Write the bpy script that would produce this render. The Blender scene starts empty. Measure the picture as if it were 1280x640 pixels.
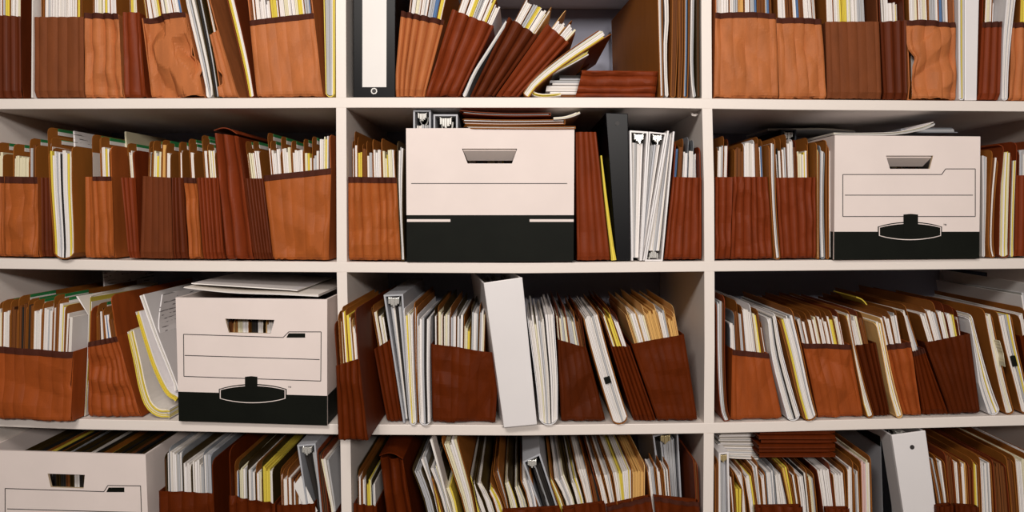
import bpy, math, random
from mathutils import Vector, noise

R = random.Random(7)
D, K, CX, CY, Z0 = 1.30, 0.0015, 648.0, 262.0, 1.5   # camera distance, metres per unit at the shelf front, sight line
BACK = 0.41                                           # depth of the shelving

def P(px, py, d=0.0):
    k = K * (D + d) / D
    return ((px - CX) * k, Z0 + (CY - py) * k)

def lerp(a, b, t): return a + (b - a) * t
def pw(pts, x):
    if x <= pts[0][0]: return pts[0][1]
    for (a, b), (c, e) in zip(pts, pts[1:]):
        if x <= c: return lerp(b, e, (x - a) / (c - a))
    return pts[-1][1]

# top edge of each shelf board along its front (board 0 is over the top row)
BOARD = {
    0: [(-40, -76), (430, -80), (650, -81), (886, -80), (1360, -75)],
    1: [(-40, 123.6), (320, 122.4), (450, 121.7), (800, 121.8), (980, 124.3), (1360, 127)],
    2: [(-40, 322.5), (200, 326), (430, 327.5), (650, 328.8), (886, 326.5), (1280, 323), (1360, 322.5)],
    3: [(-40, 519), (100, 524), (215, 526), (430, 530.5), (650, 531.6), (880, 529), (1090, 524), (1280, 519), (1360, 517)],
    4: [(-40, 716), (430, 731), (650, 733), (886, 730), (1360, 714)],
    5: [(-40, 918), (650, 934), (1360, 915)],
}
THICK = 13.0
def shelf_z(row, X):
    px = X / K + CX
    return Z0 + (CY - pw(BOARD[row], px)) * K

UP = [[(-26, 0), (-26, 700)], [(426, 0), (426.5, 130), (427.3, 340), (432, 560), (434, 700)],
      [(883, 0), (883, 100), (886.5, 240), (887, 440), (885.5, 600), (885, 700)], [(1346, 0), (1346, 700)]]
UW = 12.6 * K / 2
def upright_x(i, z):
    y = CY - (z - Z0) / K
    return P(pw([(b, a) for a, b in UP[i]], y), 0)[0]

# what already stands in a compartment, left to right: the furthest X taken at each height
TAKEN = {}
def taken(cell, z):
    t = TAKEN.get(cell); lim = upright_x(cell[1] - 1, z) + UW + 0.0012
    if not t: return lim
    b = (z - 0.8) / 0.004; i = int(b)
    return max([lim] + [t[k] for k in (i - 1, i, i + 1) if k in t])
def room_end(cell, z): return upright_x(cell[1], z) - UW - 0.0012
def take(cell, pts):
    t = TAKEN.setdefault(cell, {})
    for (xa, za), (xb, zb) in zip(pts, pts[1:]):
        n = max(1, int(abs(zb - za) / 0.002))
        for k in range(n + 1):
            f = k / n; i = int((lerp(za, zb, f) - 0.8) / 0.004); t[i] = max(t.get(i, -9), lerp(xa, xb, f))
def fit_x(cell, x, xl, xr, z, eps=0.0012):
    """squeeze a thing that spans xl..xr at height z into the room that is left"""
    a = taken(cell, z) + eps; b = room_end(cell, z) - eps
    nl, nr = max(xl, a), min(xr, b)
    if nl == xl and nr == xr: return x
    w = xr - xl
    if nr - nl < 0.22 * w:
        if nr == b: nl = nr - 0.22 * w
        else: nr = nl + 0.22 * w
    return nl + (x - xl) / max(1e-6, w) * (nr - nl)
def near(d): return d if d < 0 or d > 0.035 else 0.003 + 0.4 * d

# ------------------------------------------------------------------ materials
def srgb(c):
    return tuple(((v / 255) / 12.92 if v / 255 <= 0.04045 else (((v / 255) + 0.055) / 1.055) ** 2.4) for v in c)

def new_mat(name):
    m = bpy.data.materials.new(name); m.use_nodes = True
    nt = m.node_tree; b = nt.nodes['Principled BSDF']
    return m, nt, b

def mat_plain(name, col, rough=0.6, metal=0.0, spec=0.5, var=0.06, scale=8, coat=0.0):
    m, nt, b = new_mat(name); c = srgb(col)
    n = nt.nodes.new('ShaderNodeTexNoise'); n.inputs['Scale'].default_value = scale; n.inputs['Detail'].default_value = 5
    tc = nt.nodes.new('ShaderNodeTexCoord'); nt.links.new(tc.outputs['Object'], n.inputs['Vector'])
    r = nt.nodes.new('ShaderNodeValToRGB')
    r.color_ramp.elements[0].position = 0.3; r.color_ramp.elements[1].position = 0.7
    r.color_ramp.elements[0].color = (*[v * (1 - var) for v in c], 1)
    r.color_ramp.elements[1].color = (*[min(1, v * (1 + var)) for v in c], 1)
    nt.links.new(n.outputs['Fac'], r.inputs['Fac']); nt.links.new(r.outputs['Color'], b.inputs['Base Color'])
    b.inputs['Roughness'].default_value = rough; b.inputs['Metallic'].default_value = metal
    b.inputs['Specular IOR Level'].default_value = spec; b.inputs['Coat Weight'].default_value = coat
    return m

def mat_paper(name, col, contrast=0.35, tint=(0.93, 0.88, 0.74)):
    """sheet edges: lighter and darker stock across the thickness, with gap shade painted into the lines (uv x is metres across the stack)"""
    m, nt, b = new_mat(name); c = srgb(col)
    uv = nt.nodes.new('ShaderNodeUVMap'); sp = nt.nodes.new('ShaderNodeSeparateXYZ')
    nt.links.new(uv.outputs['UV'], sp.inputs['Vector'])
    n = nt.nodes.new('ShaderNodeTexNoise'); n.noise_dimensions = '1D'
    n.inputs['Scale'].default_value = 620; n.inputs['Detail'].default_value = 2
    nt.links.new(sp.outputs['X'], n.inputs['W'])
    r = nt.nodes.new('ShaderNodeValToRGB'); e = r.color_ramp.elements
    e[0].position = 0.30; e[0].color = (*[v * (1 - 1.7 * contrast) for v in c], 1)
    e[1].position = 0.62; e[1].color = (*c, 1)
    k = e.new(0.42); k.color = (*[v * (1 - contrast) * t for v, t in zip(c, tint)], 1)
    nt.links.new(n.outputs['Fac'], r.inputs['Fac']); nt.links.new(r.outputs['Color'], b.inputs['Base Color'])
    b.inputs['Roughness'].default_value = 0.75; b.inputs['Specular IOR Level'].default_value = 0.25
    return m

def mat_wallet(name, col, rough=0.55, fibre=0.16, spec=0.16):
    m, nt, b = new_mat(name); c = srgb(col)
    tc = nt.nodes.new('ShaderNodeTexCoord')
    mp = nt.nodes.new('ShaderNodeMapping'); mp.inputs['Scale'].default_value = (60, 60, 14)
    nt.links.new(tc.outputs['Object'], mp.inputs['Vector'])
    n = nt.nodes.new('ShaderNodeTexNoise'); n.inputs['Scale'].default_value = 1.0; n.inputs['Detail'].default_value = 6
    nt.links.new(mp.outputs['Vector'], n.inputs['Vector'])
    n2 = nt.nodes.new('ShaderNodeTexNoise'); n2.inputs['Scale'].default_value = 900; n2.inputs['Detail'].default_value = 2
    nt.links.new(tc.outputs['Object'], n2.inputs['Vector'])
    mx = nt.nodes.new('ShaderNodeMath'); mx.operation = 'MULTIPLY_ADD'; mx.inputs[1].default_value = 0.35; mx.inputs[2].default_value = 0
    nt.links.new(n2.outputs['Fac'], mx.inputs[0])
    ad = nt.nodes.new('ShaderNodeMath'); ad.operation = 'MULTIPLY_ADD'; ad.inputs[1].default_value = 0.65
    nt.links.new(n.outputs['Fac'], ad.inputs[0]); nt.links.new(mx.outputs[0], ad.inputs[2])
    r = nt.nodes.new('ShaderNodeValToRGB'); e = r.color_ramp.elements
    e[0].position = 0.35; e[0].color = (*[v * (1 - fibre) for v in c], 1)
    e[1].position = 0.65; e[1].color = (*[v * (1 + fibre) for v in c], 1)
    nt.links.new(ad.outputs[0], r.inputs['Fac']); nt.links.new(r.outputs['Color'], b.inputs['Base Color'])
    b.inputs['Roughness'].default_value = rough; b.inputs['Specular IOR Level'].default_value = spec
    return m

M = {}
M['board'] = mat_plain('white_painted_board', (238, 228, 220), 0.45, var=0.02, scale=3)
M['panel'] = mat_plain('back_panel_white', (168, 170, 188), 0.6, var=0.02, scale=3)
M['wall'] = mat_plain('wall_paint', (200, 195, 185), 0.8, var=0.03, scale=2)
M['floorm'] = mat_plain('floor_carpet', (110, 105, 100), 0.95, var=0.2, scale=40)
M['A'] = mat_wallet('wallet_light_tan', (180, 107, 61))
M['A2'] = mat_wallet('wallet_tan_shaded', (162, 86, 38))
M['A3'] = mat_wallet('wallet_tan_deep_shaded', (150, 72, 28))
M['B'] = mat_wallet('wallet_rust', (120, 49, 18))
M['B2'] = mat_wallet('wallet_rust_shaded', (90, 34, 5), spec=0.09)
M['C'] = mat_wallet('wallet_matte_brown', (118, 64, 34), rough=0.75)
M['C2'] = mat_wallet('wallet_matte_shaded', (104, 50, 22), rough=0.75)
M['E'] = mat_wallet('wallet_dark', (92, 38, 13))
M['E2'] = mat_wallet('wallet_dark_shaded', (80, 31, 6), spec=0.09)
M['bind'] = mat_wallet('binding_cloth', (72, 34, 22), rough=0.8)
M['k'] = mat_wallet('kraft_card', (152, 92, 36), rough=0.6, fibre=0.08)
M['r'] = mat_wallet('redbrown_card', (122, 54, 22), rough=0.6, fibre=0.08)
M['m'] = mat_wallet('manila_card', (232, 186, 120), rough=0.6, fibre=0.05)
M['d'] = mat_wallet('olive_and_shaded_card', (66, 50, 20), rough=0.5, fibre=0.08)
M['t'] = mat_plain('grey_plastic_cover', (140, 144, 150), 0.25, var=0.05)
M['Y'] = mat_plain('yellow_card', (236, 212, 92), 0.6, var=0.05)
M['V'] = mat_plain('white_card', (232, 230, 232), 0.6, var=0.03)
M['w'] = mat_paper('paper_white', (248, 244, 246), 0.20)
M['c'] = mat_paper('paper_cream', (242, 236, 208), 0.22)
M['y'] = mat_paper('paper_yellow', (238, 216, 84), 0.22)
M['g'] = mat_paper('paper_grey', (196, 198, 206), 0.28)
M['b'] = mat_paper('paper_blue', (92, 128, 180), 0.3)
M['n'] = mat_paper('card_edges_brown', (128, 74, 32), 0.45)
M['o'] = mat_paper('card_edges_manila', (236, 186, 112), 0.25)
M['x'] = mat_paper('paper_dark_and_gap_shade', (46, 42, 40), 0.4)  # dark sheets; also paints the shade in gaps between papers
M['p'] = mat_paper('paper_pink', (238, 200, 200), 0.3)
M['green'] = mat_plain('green_label_stripe', (40, 130, 72), 0.5)
M['label'] = mat_plain('white_label', (232, 228, 224), 0.55, var=0.03)
M['steel'] = mat_plain('chrome', (232, 230, 224), 0.25, metal=0.55, var=0.04)
M['gold'] = mat_plain('brass_clip', (220, 200, 150), 0.3, metal=0.55, var=0.06)
M['black'] = mat_plain('black_vinyl', (6, 6, 9), 0.36, var=0.1, spec=0.14)
M['navy'] = mat_plain('navy_vinyl', (22, 28, 42), 0.4, var=0.1)
M['greyv'] = mat_plain('grey_vinyl', (176, 178, 184), 0.4, var=0.05)
M['whitev'] = mat_plain('white_vinyl', (232, 228, 228), 0.35, var=0.02)
M['carton'] = mat_plain('white_carton', (236, 222, 216), 0.7, var=0.025, scale=14)
M['cartonin'] = mat_plain('carton_inside', (205, 182, 150), 0.85, var=0.05)
M['cblack'] = mat_plain('carton_black_print', (17, 19, 14), 0.6, var=0.12, scale=30, spec=0.12)
M['ink'] = mat_plain('ink', (46, 42, 42), 0.6)

# a printed page: rows of short grey dashes
def mat_page(name):
    m, nt, b = new_mat(name)
    uv = nt.nodes.new('ShaderNodeUVMap'); sp = nt.nodes.new('ShaderNodeSeparateXYZ'); nt.links.new(uv.outputs['UV'], sp.inputs['Vector'])
    tc = nt.nodes.new('ShaderNodeTexCoord'); s3 = nt.nodes.new('ShaderNodeSeparateXYZ'); nt.links.new(tc.outputs['Object'], s3.inputs['Vector'])
    mod = nt.nodes.new('ShaderNodeMath'); mod.operation = 'PINGPONG'; mod.inputs[1].default_value = 0.004
    nt.links.new(s3.outputs['Z'], mod.inputs[0])
    lt = nt.nodes.new('ShaderNodeMath'); lt.operation = 'LESS_THAN'; lt.inputs[1].default_value = 0.0011; nt.links.new(mod.outputs[0], lt.inputs[0])
    mp = nt.nodes.new('ShaderNodeMapping'); mp.inputs['Scale'].default_value = (20, 20, 120); nt.links.new(tc.outputs['Object'], mp.inputs['Vector'])
    n = nt.nodes.new('ShaderNodeTexNoise'); n.inputs['Scale'].default_value = 1.6; nt.links.new(mp.outputs['Vector'], n.inputs['Vector'])
    gt = nt.nodes.new('ShaderNodeMath'); gt.operation = 'GREATER_THAN'; gt.inputs[1].default_value = 0.55; nt.links.new(n.outputs['Fac'], gt.inputs[0])
    mu = nt.nodes.new('ShaderNodeMath'); mu.operation = 'MULTIPLY'; nt.links.new(lt.outputs[0], mu.inputs[0]); nt.links.new(gt.outputs[0], mu.inputs[1])
    mx = nt.nodes.new('ShaderNodeMix'); mx.data_type = 'RGBA'
    mx.inputs['A'].default_value = (*srgb((236, 232, 232)), 1); mx.inputs['B'].default_value = (*srgb((130, 126, 126)), 1)
    nt.links.new(mu.outputs[0], mx.inputs['Factor']); nt.links.new(mx.outputs['Result'], b.inputs['Base Color'])
    b.inputs['Roughness'].default_value = 0.7
    return m
M['page'] = mat_page('printed_page')

# ------------------------------------------------------------------ mesh collector
class Mesh:
    def __init__(s): s.v = []; s.f = []; s.m = []; s.uv = []; s.mats = []
    def mi(s, key):
        if key not in s.mats: s.mats.append(key)
        return s.mats.index(key)
    def vert(s, x, y, z, u=None):
        s.v.append((x, y, z)); s.uv.append((x if u is None else u, z)); return len(s.v) - 1
    def face(s, idx, key):
        s.f.append(idx); s.m.append(s.mi(key))
    def prism(s, quad, y0, y1, key, sk=0.0, d=0.0):
        """quad: XZ outline, pushed from y0 to y1"""
        n = len(quad)
        a = [s.vert(x + sk * (y0 - d), y0, z) for x, z in quad]
        b = [s.vert(x + sk * (y1 - d), y1, z) for x, z in quad]
        s.face(list(range(a[0], a[0] + n)), key); s.face([b[i] for i in reversed(range(n))], key)
        for i in range(n):
            j = (i + 1) % n; s.face([a[j], a[i], b[i], b[j]], key)
    def ribbon(s, pts, yf, yb, t, key, sk=0.0, d=0.0):
        """a sheet that follows the XZ polyline pts, from yf[i] to yb[i] in depth, t thick"""
        n = len(pts); rows = []
        for i, (x, z) in enumerate(pts):
            def dirn(a, b):
                dx, dz = b[0] - a[0], b[1] - a[1]; l = math.hypot(dx, dz) or 1e-9; return dx / l, dz / l
            t0 = dirn(pts[max(i - 1, 0)], pts[i]) if i else dirn(pts[0], pts[1])
            t1 = dirn(pts[i], pts[min(i + 1, n - 1)]) if i < n - 1 else t0
            n0 = (-t0[1], t0[0]); n1 = (-t1[1], t1[0])
            nx, nz = n0[0] + n1[0], n0[1] + n1[1]; l = math.hypot(nx, nz) or 1e-9
            nx, nz = nx / l, nz / l
            c = max(0.5, nx * n0[0] + nz * n0[1]); h = t / 2 / c
            f = yf[i] if hasattr(yf, '__len__') else yf; b = yb[i] if hasattr(yb, '__len__') else yb
            rows.append([s.vert(x + nx * h + sk * (f - d), f, z + nz * h), s.vert(x - nx * h + sk * (f - d), f, z - nz * h),
                         s.vert(x - nx * h + sk * (b - d), b, z - nz * h), s.vert(x + nx * h + sk * (b - d), b, z + nz * h)])
        for a, b in zip(rows, rows[1:]):
            for q in range(4):
                w = (q + 1) % 4; s.face([a[q], a[w], b[w], b[q]], key)
        s.face([rows[0][3], rows[0][2], rows[0][1], rows[0][0]], key); s.face(rows[-1], key)
    def build(s, name, parent=None, base=(0, 0, 0), smooth=False, solid=0, bevel=0):
        me = bpy.data.meshes.new(name)
        me.from_pydata([(x - base[0], y - base[1], z - base[2]) for x, y, z in s.v], [], s.f)
        uvl = me.uv_layers.new(name='UVMap')
        for l in me.loops: uvl.data[l.index].uv = s.uv[l.vertex_index]
        for k in s.mats: me.materials.append(M[k])
        me.polygons.foreach_set('material_index', s.m)
        if smooth: me.polygons.foreach_set('use_smooth', [True] * len(s.f))
        me.update()
        o = bpy.data.objects.new(name, me); bpy.context.scene.collection.objects.link(o)
        if parent is not None: o.parent = parent   # parts share their thing's origin, so a sub-part needs no offset
        else: o.location = base
        if solid:
            q = o.modifiers.new('thickness', 'SOLIDIFY'); q.thickness = solid; q.offset = 1
        if bevel:
            q = o.modifiers.new('edges', 'BEVEL'); q.width = bevel; q.segments = 2; q.limit_method = 'ANGLE'; q.angle_limit = math.radians(50)
        return o

def empty(name, base):
    o = bpy.data.objects.new(name, None); o.empty_display_size = 0.02
    bpy.context.scene.collection.objects.link(o); o.location = base
    return o

def tag(o, label, cat, group=None):
    o['label'] = label; o['category'] = cat
    if group: o['group'] = group
    return o

def part_label(o, text): o['label'] = text; return o

ORD = 'zeroth first second third fourth fifth sixth seventh eighth ninth tenth eleventh twelfth thirteenth fourteenth fifteenth sixteenth seventeenth eighteenth nineteenth twentieth'.split()
ROWN = {1: 'top row', 2: 'second row', 3: 'third row', 4: 'bottom row'}
BAYN = {1: 'first bay', 2: 'middle bay', 3: 'last bay'}
def place(cell): return f'{ROWN[cell[0]]}, {BAYN[cell[1]]}'
COLN = dict(w='white', c='cream', y='yellow', g='grey', b='blue', o='manila', n='brown', x='dark', p='pink')
COVN = dict(k='kraft folder', r='red-brown folder', m='manila folder', d='olive folder', t='grey plastic cover', Y='yellow folder', V='white folder')
def colwords(cols):
    best = sorted(set(cols), key=lambda c: -cols.count(c))[:2]
    return ' and '.join(COLN[c] for c in best)

# ------------------------------------------------------------------ sheaf of paper
def sheaf(ms, pos, u0, u1, v0, v1, cols, yf, depth, nv=1, sk=0.0, d=0.0, step=0.0034, jt=0.0055, jf=0.006, tilt=0.0, width=None):
    """sheets standing side by side between u0 and u1; pos(u, v) gives world X, Z; v0(u) is the lower end"""
    a, b = pos(u0, (v1 if nv == 1 else 0.5)), pos(u1, (v1 if nv == 1 else 0.5))
    w = width or math.hypot(b[0] - a[0], b[1] - a[1])
    n = max(len(cols), min(26, int(w / step)), 1)
    cuts = [0.0]
    for i in range(n): cuts.append(cuts[-1] + R.uniform(0.5, 1.5))
    cuts = [lerp(u0, u1, c / cuts[-1]) for c in cuts]
    p0, p1 = pos(u0, 0.0), pos(u0, 1.0); ln = math.hypot(p1[0] - p0[0], p1[1] - p0[1]) or 1
    yb = yf + depth
    low = []
    off = R.uniform(0, 40)
    for u in cuts:
        vv = v0(u); x, z = pos(u, vv); uu = off + (u - u0) / (u1 - u0) * w
        low.append((ms.vert(x + sk * (yf - d), yf, z, uu), ms.vert(x + sk * (yb - d), yb, z, uu)))
    for j in range(n):
        key = cols[min(len(cols) - 1, int(j / n * len(cols)))]
        top = v1 - abs(R.gauss(0, jt)) / ln; f = yf + R.uniform(0, jf); bt = R.uniform(-0.006, 0.004) / ln
        g = (cuts[j + 1] - cuts[j]) * 0.06
        L = [low[j]]; Q = [low[j + 1]]
        for i in range(1, nv + 1):
            for lst, u in ((L, cuts[j] + g), (Q, cuts[j + 1] - g)):
                q = v0(u); t = lerp(q, top, i / nv); uu = off + (u - u0) / (u1 - u0) * w
                x, z = pos(u, t); x2, z2 = pos(u, t + (bt if i == nv else 0))
                ff = f if i else yf
                lst.append((ms.vert(x + sk * (ff - d), ff, z, uu), ms.vert(x2 + sk * (yb - d), yb, z2, uu)))
        for i in range(nv):
            ms.face([L[i][0], Q[i][0], Q[i + 1][0], L[i + 1][0]], key)
            ms.face([Q[i][0], Q[i][1], Q[i + 1][1], Q[i + 1][0]], key)
            ms.face([L[i][1], L[i][0], L[i + 1][0], L[i + 1][1]], key)
            ms.face([Q[i][1], L[i][1], L[i + 1][1], Q[i + 1][1]], key)
        ms.face([L[nv][0], Q[nv][0], Q[nv][1], L[nv][1]], key)
        ms.face([L[0][0], L[0][1], Q[0][1], Q[0][0]], key)

def cover_mesh(pos, u0, u1, v0, vl, vr, key, yf, depth, sk=0.0, d=0.0, nv=1, t=0.0012, rnd=0.05, arc=4):
    """a folder: up one side, round the fold, up the other; front top corners rounded"""
    ms = Mesh(); pts = []; yfs = []
    def side(u, top):
        b = v0(u); r = min(rnd, (top - b) * 0.4); out = []
        for i in range(nv): out.append((lerp(b, top - r, (i) / nv), 0.0))
        for q in (0.0, 0.5, 0.8, 1.0):
            out.append((top - r + r * q, (1 - math.sqrt(max(0, 1 - q * q))) * 0.012))
        return [(pos(u, v), o) for v, o in out]
    for p, o in reversed(side(u0, vl)): pts.append(p); yfs.append(yf + o)
    for i in range(1, arc):
        u = lerp(u0, u1, i / arc); pts.append(pos(u, v0(u))); yfs.append(yf)
    for p, o in side(u1, vr): pts.append(p); yfs.append(yf + o)
    ms.ribbon(pts, yfs, yf + depth, t, key, sk, d)
    return ms

def tab_label(pos, u, v1, h, yf, off, parent, base, sk=0.0, d=0.0):
    """paper tab label with a green stripe, stuck on the side of a folder's upper edge"""
    ms = Mesh()
    p, q = pos(u, v1), pos(u, v1 - h); m_ = pos(u, v1 - h * 0.45)
    for (a, b, key) in ((m_, p, 'green'), (q, m_, 'label')):
        ms.ribbon([(a[0] + off, a[1]), (b[0] + off, b[1])], yf + 0.028, yf + 0.10, 0.0005, key, sk, d)
    return ms.build('tab_label', parent, base)
# ------------------------------------------------------------------ expanding wallet and its contents
NW = {}
def wallet(cell, desc, tl, tr, bl, br, n, a, col, strip=True, L=None, Rt=None, crum=0.0, d=0.008, depth=0.33, cont=(),
           free=False, sag=0.0, eL=None, eR=None, green=False, shallow=None, lift=0.0, flap=False, label=None, bow=0.0, sh=6.5):
    """tl, tr: upper corners of the pleated end; bl, br: x of its lower corners (y follows the board) or full points"""
    row = cell[0]
    col = {1: {}, 2: {'A': 'A2', 'C': 'C2'}, 3: {'A': 'A3', 'B': 'B2', 'E': 'E2'}, 4: {'A': 'A3', 'B': 'B2', 'E': 'E2'}}[row].get(col, col)  # lower rows swap in darker wallet copies, their dimmer light put into the colour
    lying = hasattr(bl, '__len__'); free = free or lying or depth < 0.1; d = d if lying else near(d)
    T0, T1 = P(*tl, d), P(*tr, d)
    if lying:
        B0, B1 = P(*bl, d), P(*br, d)
        low = min(B0[1], B1[1], T0[1], T1[1]); dz = shelf_z(row, (B0[0] + T0[0]) / 2) + 0.002 + lift - low
        B0, B1, T0, T1 = [(x, z + dz) for x, z in (B0, B1, T0, T1)]
    else:
        x0, x1 = P(bl, 0, d)[0], P(br, 0, d)[0]
        B0, B1 = (x0, shelf_z(row, x0) + 0.0035), (x1, shelf_z(row, x1) + 0.0035)
    av = ((T0[0] - B0[0] + T1[0] - B1[0]) / 2, (T0[1] - B0[1] + T1[1] - B1[1]) / 2)
    def q0(u, v):
        if v <= 1:
            x = lerp(lerp(B0[0], B1[0], u), lerp(T0[0], T1[0], u), v); z = lerp(lerp(B0[1], B1[1], u), lerp(T0[1], T1[1], u), v)
            return (x + bow * K * math.sin(math.pi * max(0, v)), z)
        x, z = lerp(T0[0], T1[0], u), lerp(T0[1], T1[1], u)
        return (x + av[0] * (v - 1), z + av[1] * (v - 1))
    def q(u, v):
        x, z = q0(u, v)
        if free: return x, z
        return fit_x(cell, x, q0(0, v)[0], q0(1, v)[0], z), z
    hgt = math.hypot(*av); wid = math.hypot(T1[0] - T0[0], T1[1] - T0[1])
    hw = wid / (2 * n); amp = min(0.020, 2.4 * a * hw); crum = crum * min(1.0, wid / 0.085)
    NW[cell] = NW.get(cell, 0) + 1; nth = NW[cell]
    base = (q(0.5, 0)[0], d + depth / 2, min(B0[1], B1[1]) - 0.0025)
    lab = label or f'{desc}, {ORD[nth]} wallet, {place(cell)}'
    if len(lab.split()) > 16: lab = f'{desc}, {ORD[nth]}, {place(cell)}'
    root = tag(empty('expanding_wallet', base), lab, 'wallet', f'expanding wallets, {place(cell)}')
    seed = Vector((R.uniform(0, 50), R.uniform(0, 50), R.uniform(0, 50)))
    # pleat columns: valley / ridge with two cuts between
    us = [0.0]
    for i in range(2 * n): us.append(us[-1] + R.uniform(0.65, 1.35))
    us = [u / us[-1] for u in us]; colu = []; zig = []
    for i in range(2 * n):
        for t in ((0, 0.25, 0.5, 0.75) if n > 2 else (0, 0.17, 0.34, 0.5, 0.67, 0.83)):
            colu.append(lerp(us[i], us[i + 1], t)); zig.append(lerp(i % 2, (i + 1) % 2, t) ** 2)
    colu.append(1.0); zig.append(0.0)
    rows = 32 if crum else 12
    amps = [0.8 for _ in colu]
    folds = [(R.uniform(0, 6.28), R.uniform(0.045, 0.10), R.random()) for _ in range(5)]
    def crease(x, z):
        h = 0.0
        for k, (an, per, ph) in enumerate(folds):
            t = ((x * math.cos(an) + z * math.sin(an)) / per + ph) % 1.0
            m = noise.noise(Vector((x * 7 + 9 * k, z * 7, 2.0 * k)) + seed)
            h += (abs(t - 0.5) - 0.25) * per * max(0.0, 0.35 + m)
        return h
    def dep(u, v, zz, am):
        x, z = q(u, v)
        o = d + amp * zz * am * (0.75 + 0.25 * v)
        if crum:
            p = Vector((x * 13 + z * 5, z * 11 - x * 6, 0)) + seed; o += crum * 0.005 * noise.noise(p)
            o += crum ** 0.8 * 0.62 * crease(x, z) * min(1.0, 0.25 + min(u, 1 - u) / 0.12)
        else:
            p = Vector((x * 10, z * 7, 0)) + seed; o += 0.002 * noise.noise(p)
        if v < 0.06: o += (0.004 + 0.004 * noise.noise(Vector((x * 60, 1, 0)) + seed)) * (1 - v / 0.06) ** 2
        e = min(u, 1 - u) / 0.06
        if e < 1: o += 0.003 * (1 - e) ** 2
        return min(max(o, d - 0.004), d + amp + 0.010)
    def gpos(u, v):
        x, z = q(u, v)
        if eL: x += pw(eL, v) * K * (1 - u) ** 3
        if eR: x += pw(eR, v) * K * u ** 3
        return x, z - sag * K * 4 * u * (1 - u) * v
    def grid(ms, va, vb, nr, key, off=0.0):
        idx = []
        for r in range(nr + 1):
            v = lerp(va, vb, r / nr); line = []
            for u, zz, am in zip(colu, zig, amps):
                x, z = gpos(u, v)
                if r == 0 and va < 0.01: z += 0.002 * abs(noise.noise(Vector((x * 90, 0, 0)) + seed)) * (2 if crum else 1)
                line.append(ms.vert(x, dep(u, v, zz, am) + off, z))
            idx.append(line)
        for r in range(nr):
            for c in range(len(colu) - 1):
                ms.face([idx[r][c], idx[r][c + 1], idx[r + 1][c + 1], idx[r + 1][c]], key)
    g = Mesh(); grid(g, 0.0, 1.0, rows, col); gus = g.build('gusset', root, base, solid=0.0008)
    if strip:
        s = Mesh(); h = sh * K / hgt; grid(s, 1 - h, 1.004, 2, 'bind', -0.0012)
        part_label(s.build('binding', gus, base, solid=0.0006), 'dark cloth binding')
    # side panels, bottom and far end
    yb = d + depth
    for u, top in ((0.0, L), (1.0, Rt)):
        vt = 1.0
        if top is not None:
            vt = max(1.0, (P(0, top, d)[1] - q(u, 0)[1]) / max(1e-6, av[1])) if not lying else top
        pts = []; yfs = []
        for v in [i / 6 for i in range(7)] + ([lerp(1, vt, t) for t in (0.4, 0.7, 0.85, 0.95, 1.0)] if vt > 1.01 else []):
            x, z = q(u, v); pts.append((x + (0.0012 if u == 0 else -0.0012), z))
            r = 0.0
            if vt > 1.01 and v > vt - 0.08: t = (v - (vt - 0.08)) / 0.08; r = 0.016 * (1 - math.sqrt(max(0, 1 - t * t)))
            yfs.append(d + amp * 0.3 + 0.003 + r + (0.006 * (1 - v / 0.09) ** 2 if v < 0.09 else 0))
        s = Mesh(); s.ribbon(pts, yfs, yb, 0.0018, col); s.build('side_panel', root, base)
    s = Mesh()
    s.ribbon([q(0.0, 0.002), q(0.5, 0.002), q(1.0, 0.002)], d + 0.010, yb, 0.0014, col)
    s.build('base_panel', root, base)
    s = Mesh(); s.prism([q(0.01, 0.01), q(0.99, 0.01), q(0.99, 1.0), q(0.01, 1.0)], yb - 0.002, yb, col); s.build('rear_gusset', root, base)
    if flap:   # the long flap folded over the top
        s = Mesh(); pts = []
        for i in range(9):
            t = i / 8; x, z = q(lerp(-0.02, 1.02, t), 1.0); pts.append((x, z + 0.004 + 0.008 * math.sin(math.pi * t)))
        s.ribbon(pts, d - 0.001, yb, 0.0016, col); s.build('flap', root, base)
    top_v = 1.0
    # contents
    inner = d + amp + 0.0135
    XL, XR = q(0, 1), q(1, 1)
    wmin = max(0.006, min(wid, math.hypot(q(1, 0.05)[0] - q(0, 0.05)[0], q(1, 0.05)[1] - q(0, 0.05)[1]))); cur = max(0.015, 0.0034 / wmin); hi = 1 - cur; cont = [list(c) for c in cont]
    if not lying:
        for c, e in zip(cont, cont[1:]):
            if 0 < e[0] - c[1] < 7: c[1] = e[0]
    for k, c in enumerate(cont):
        x0, x1, yt, cols, cov = c[:5]; dx = c[5] if len(c) > 5 else 0.0
        yf = inner + R.uniform(0, 0.0025)
        if lying:
            ua, ub, vt = x0, x1, yt
        else:
            ua = (P(x0, 0, yf)[0] - XL[0]) / (XR[0] - XL[0]); ub = (P(x1, 0, yf)[0] - XL[0]) / (XR[0] - XL[0])
            zt = P(0, yt, yf)[1]; vt = 1 + (zt - lerp(XL[1], XR[1], min(1, max(0, (ua + ub) / 2)))) / av[1]
            ua = min(max(ua, cur), hi - 0.035); ub = min(max(ub, ua + 0.035), hi)
            cur = ub + 0.0008 / wmin; top_v = max(top_v, vt + (0.05 if cov else 0))
        def bp(u, v, dx=dx, vt=vt):
            x, z = q(u, v); return (x + (dx * K * (v - 1) / max(0.05, vt - 1) if v > 1 else 0), z)
        bundle(bp, ua, ub, vt, cols, cov, yf, (shallow or min(depth - 0.035, R.uniform(0.25, 0.29))),
               f'{ORD[k + 1]} in {ORD[nth]} wallet, {place(cell)}', f'papers inside the wallets, {place(cell)}', wmin, hgt, green, v0=0.03)
    if not free:
        for vt_ in ((L, 0), (Rt, 1)):
            if vt_[0] is not None: top_v = max(top_v, (P(0, vt_[0], d)[1] - q0(0.5, 0)[1]) / max(1e-6, av[1]))
        take(cell, [q(1.0, top_v * i / 12) for i in range(13)])
    return q

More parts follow.
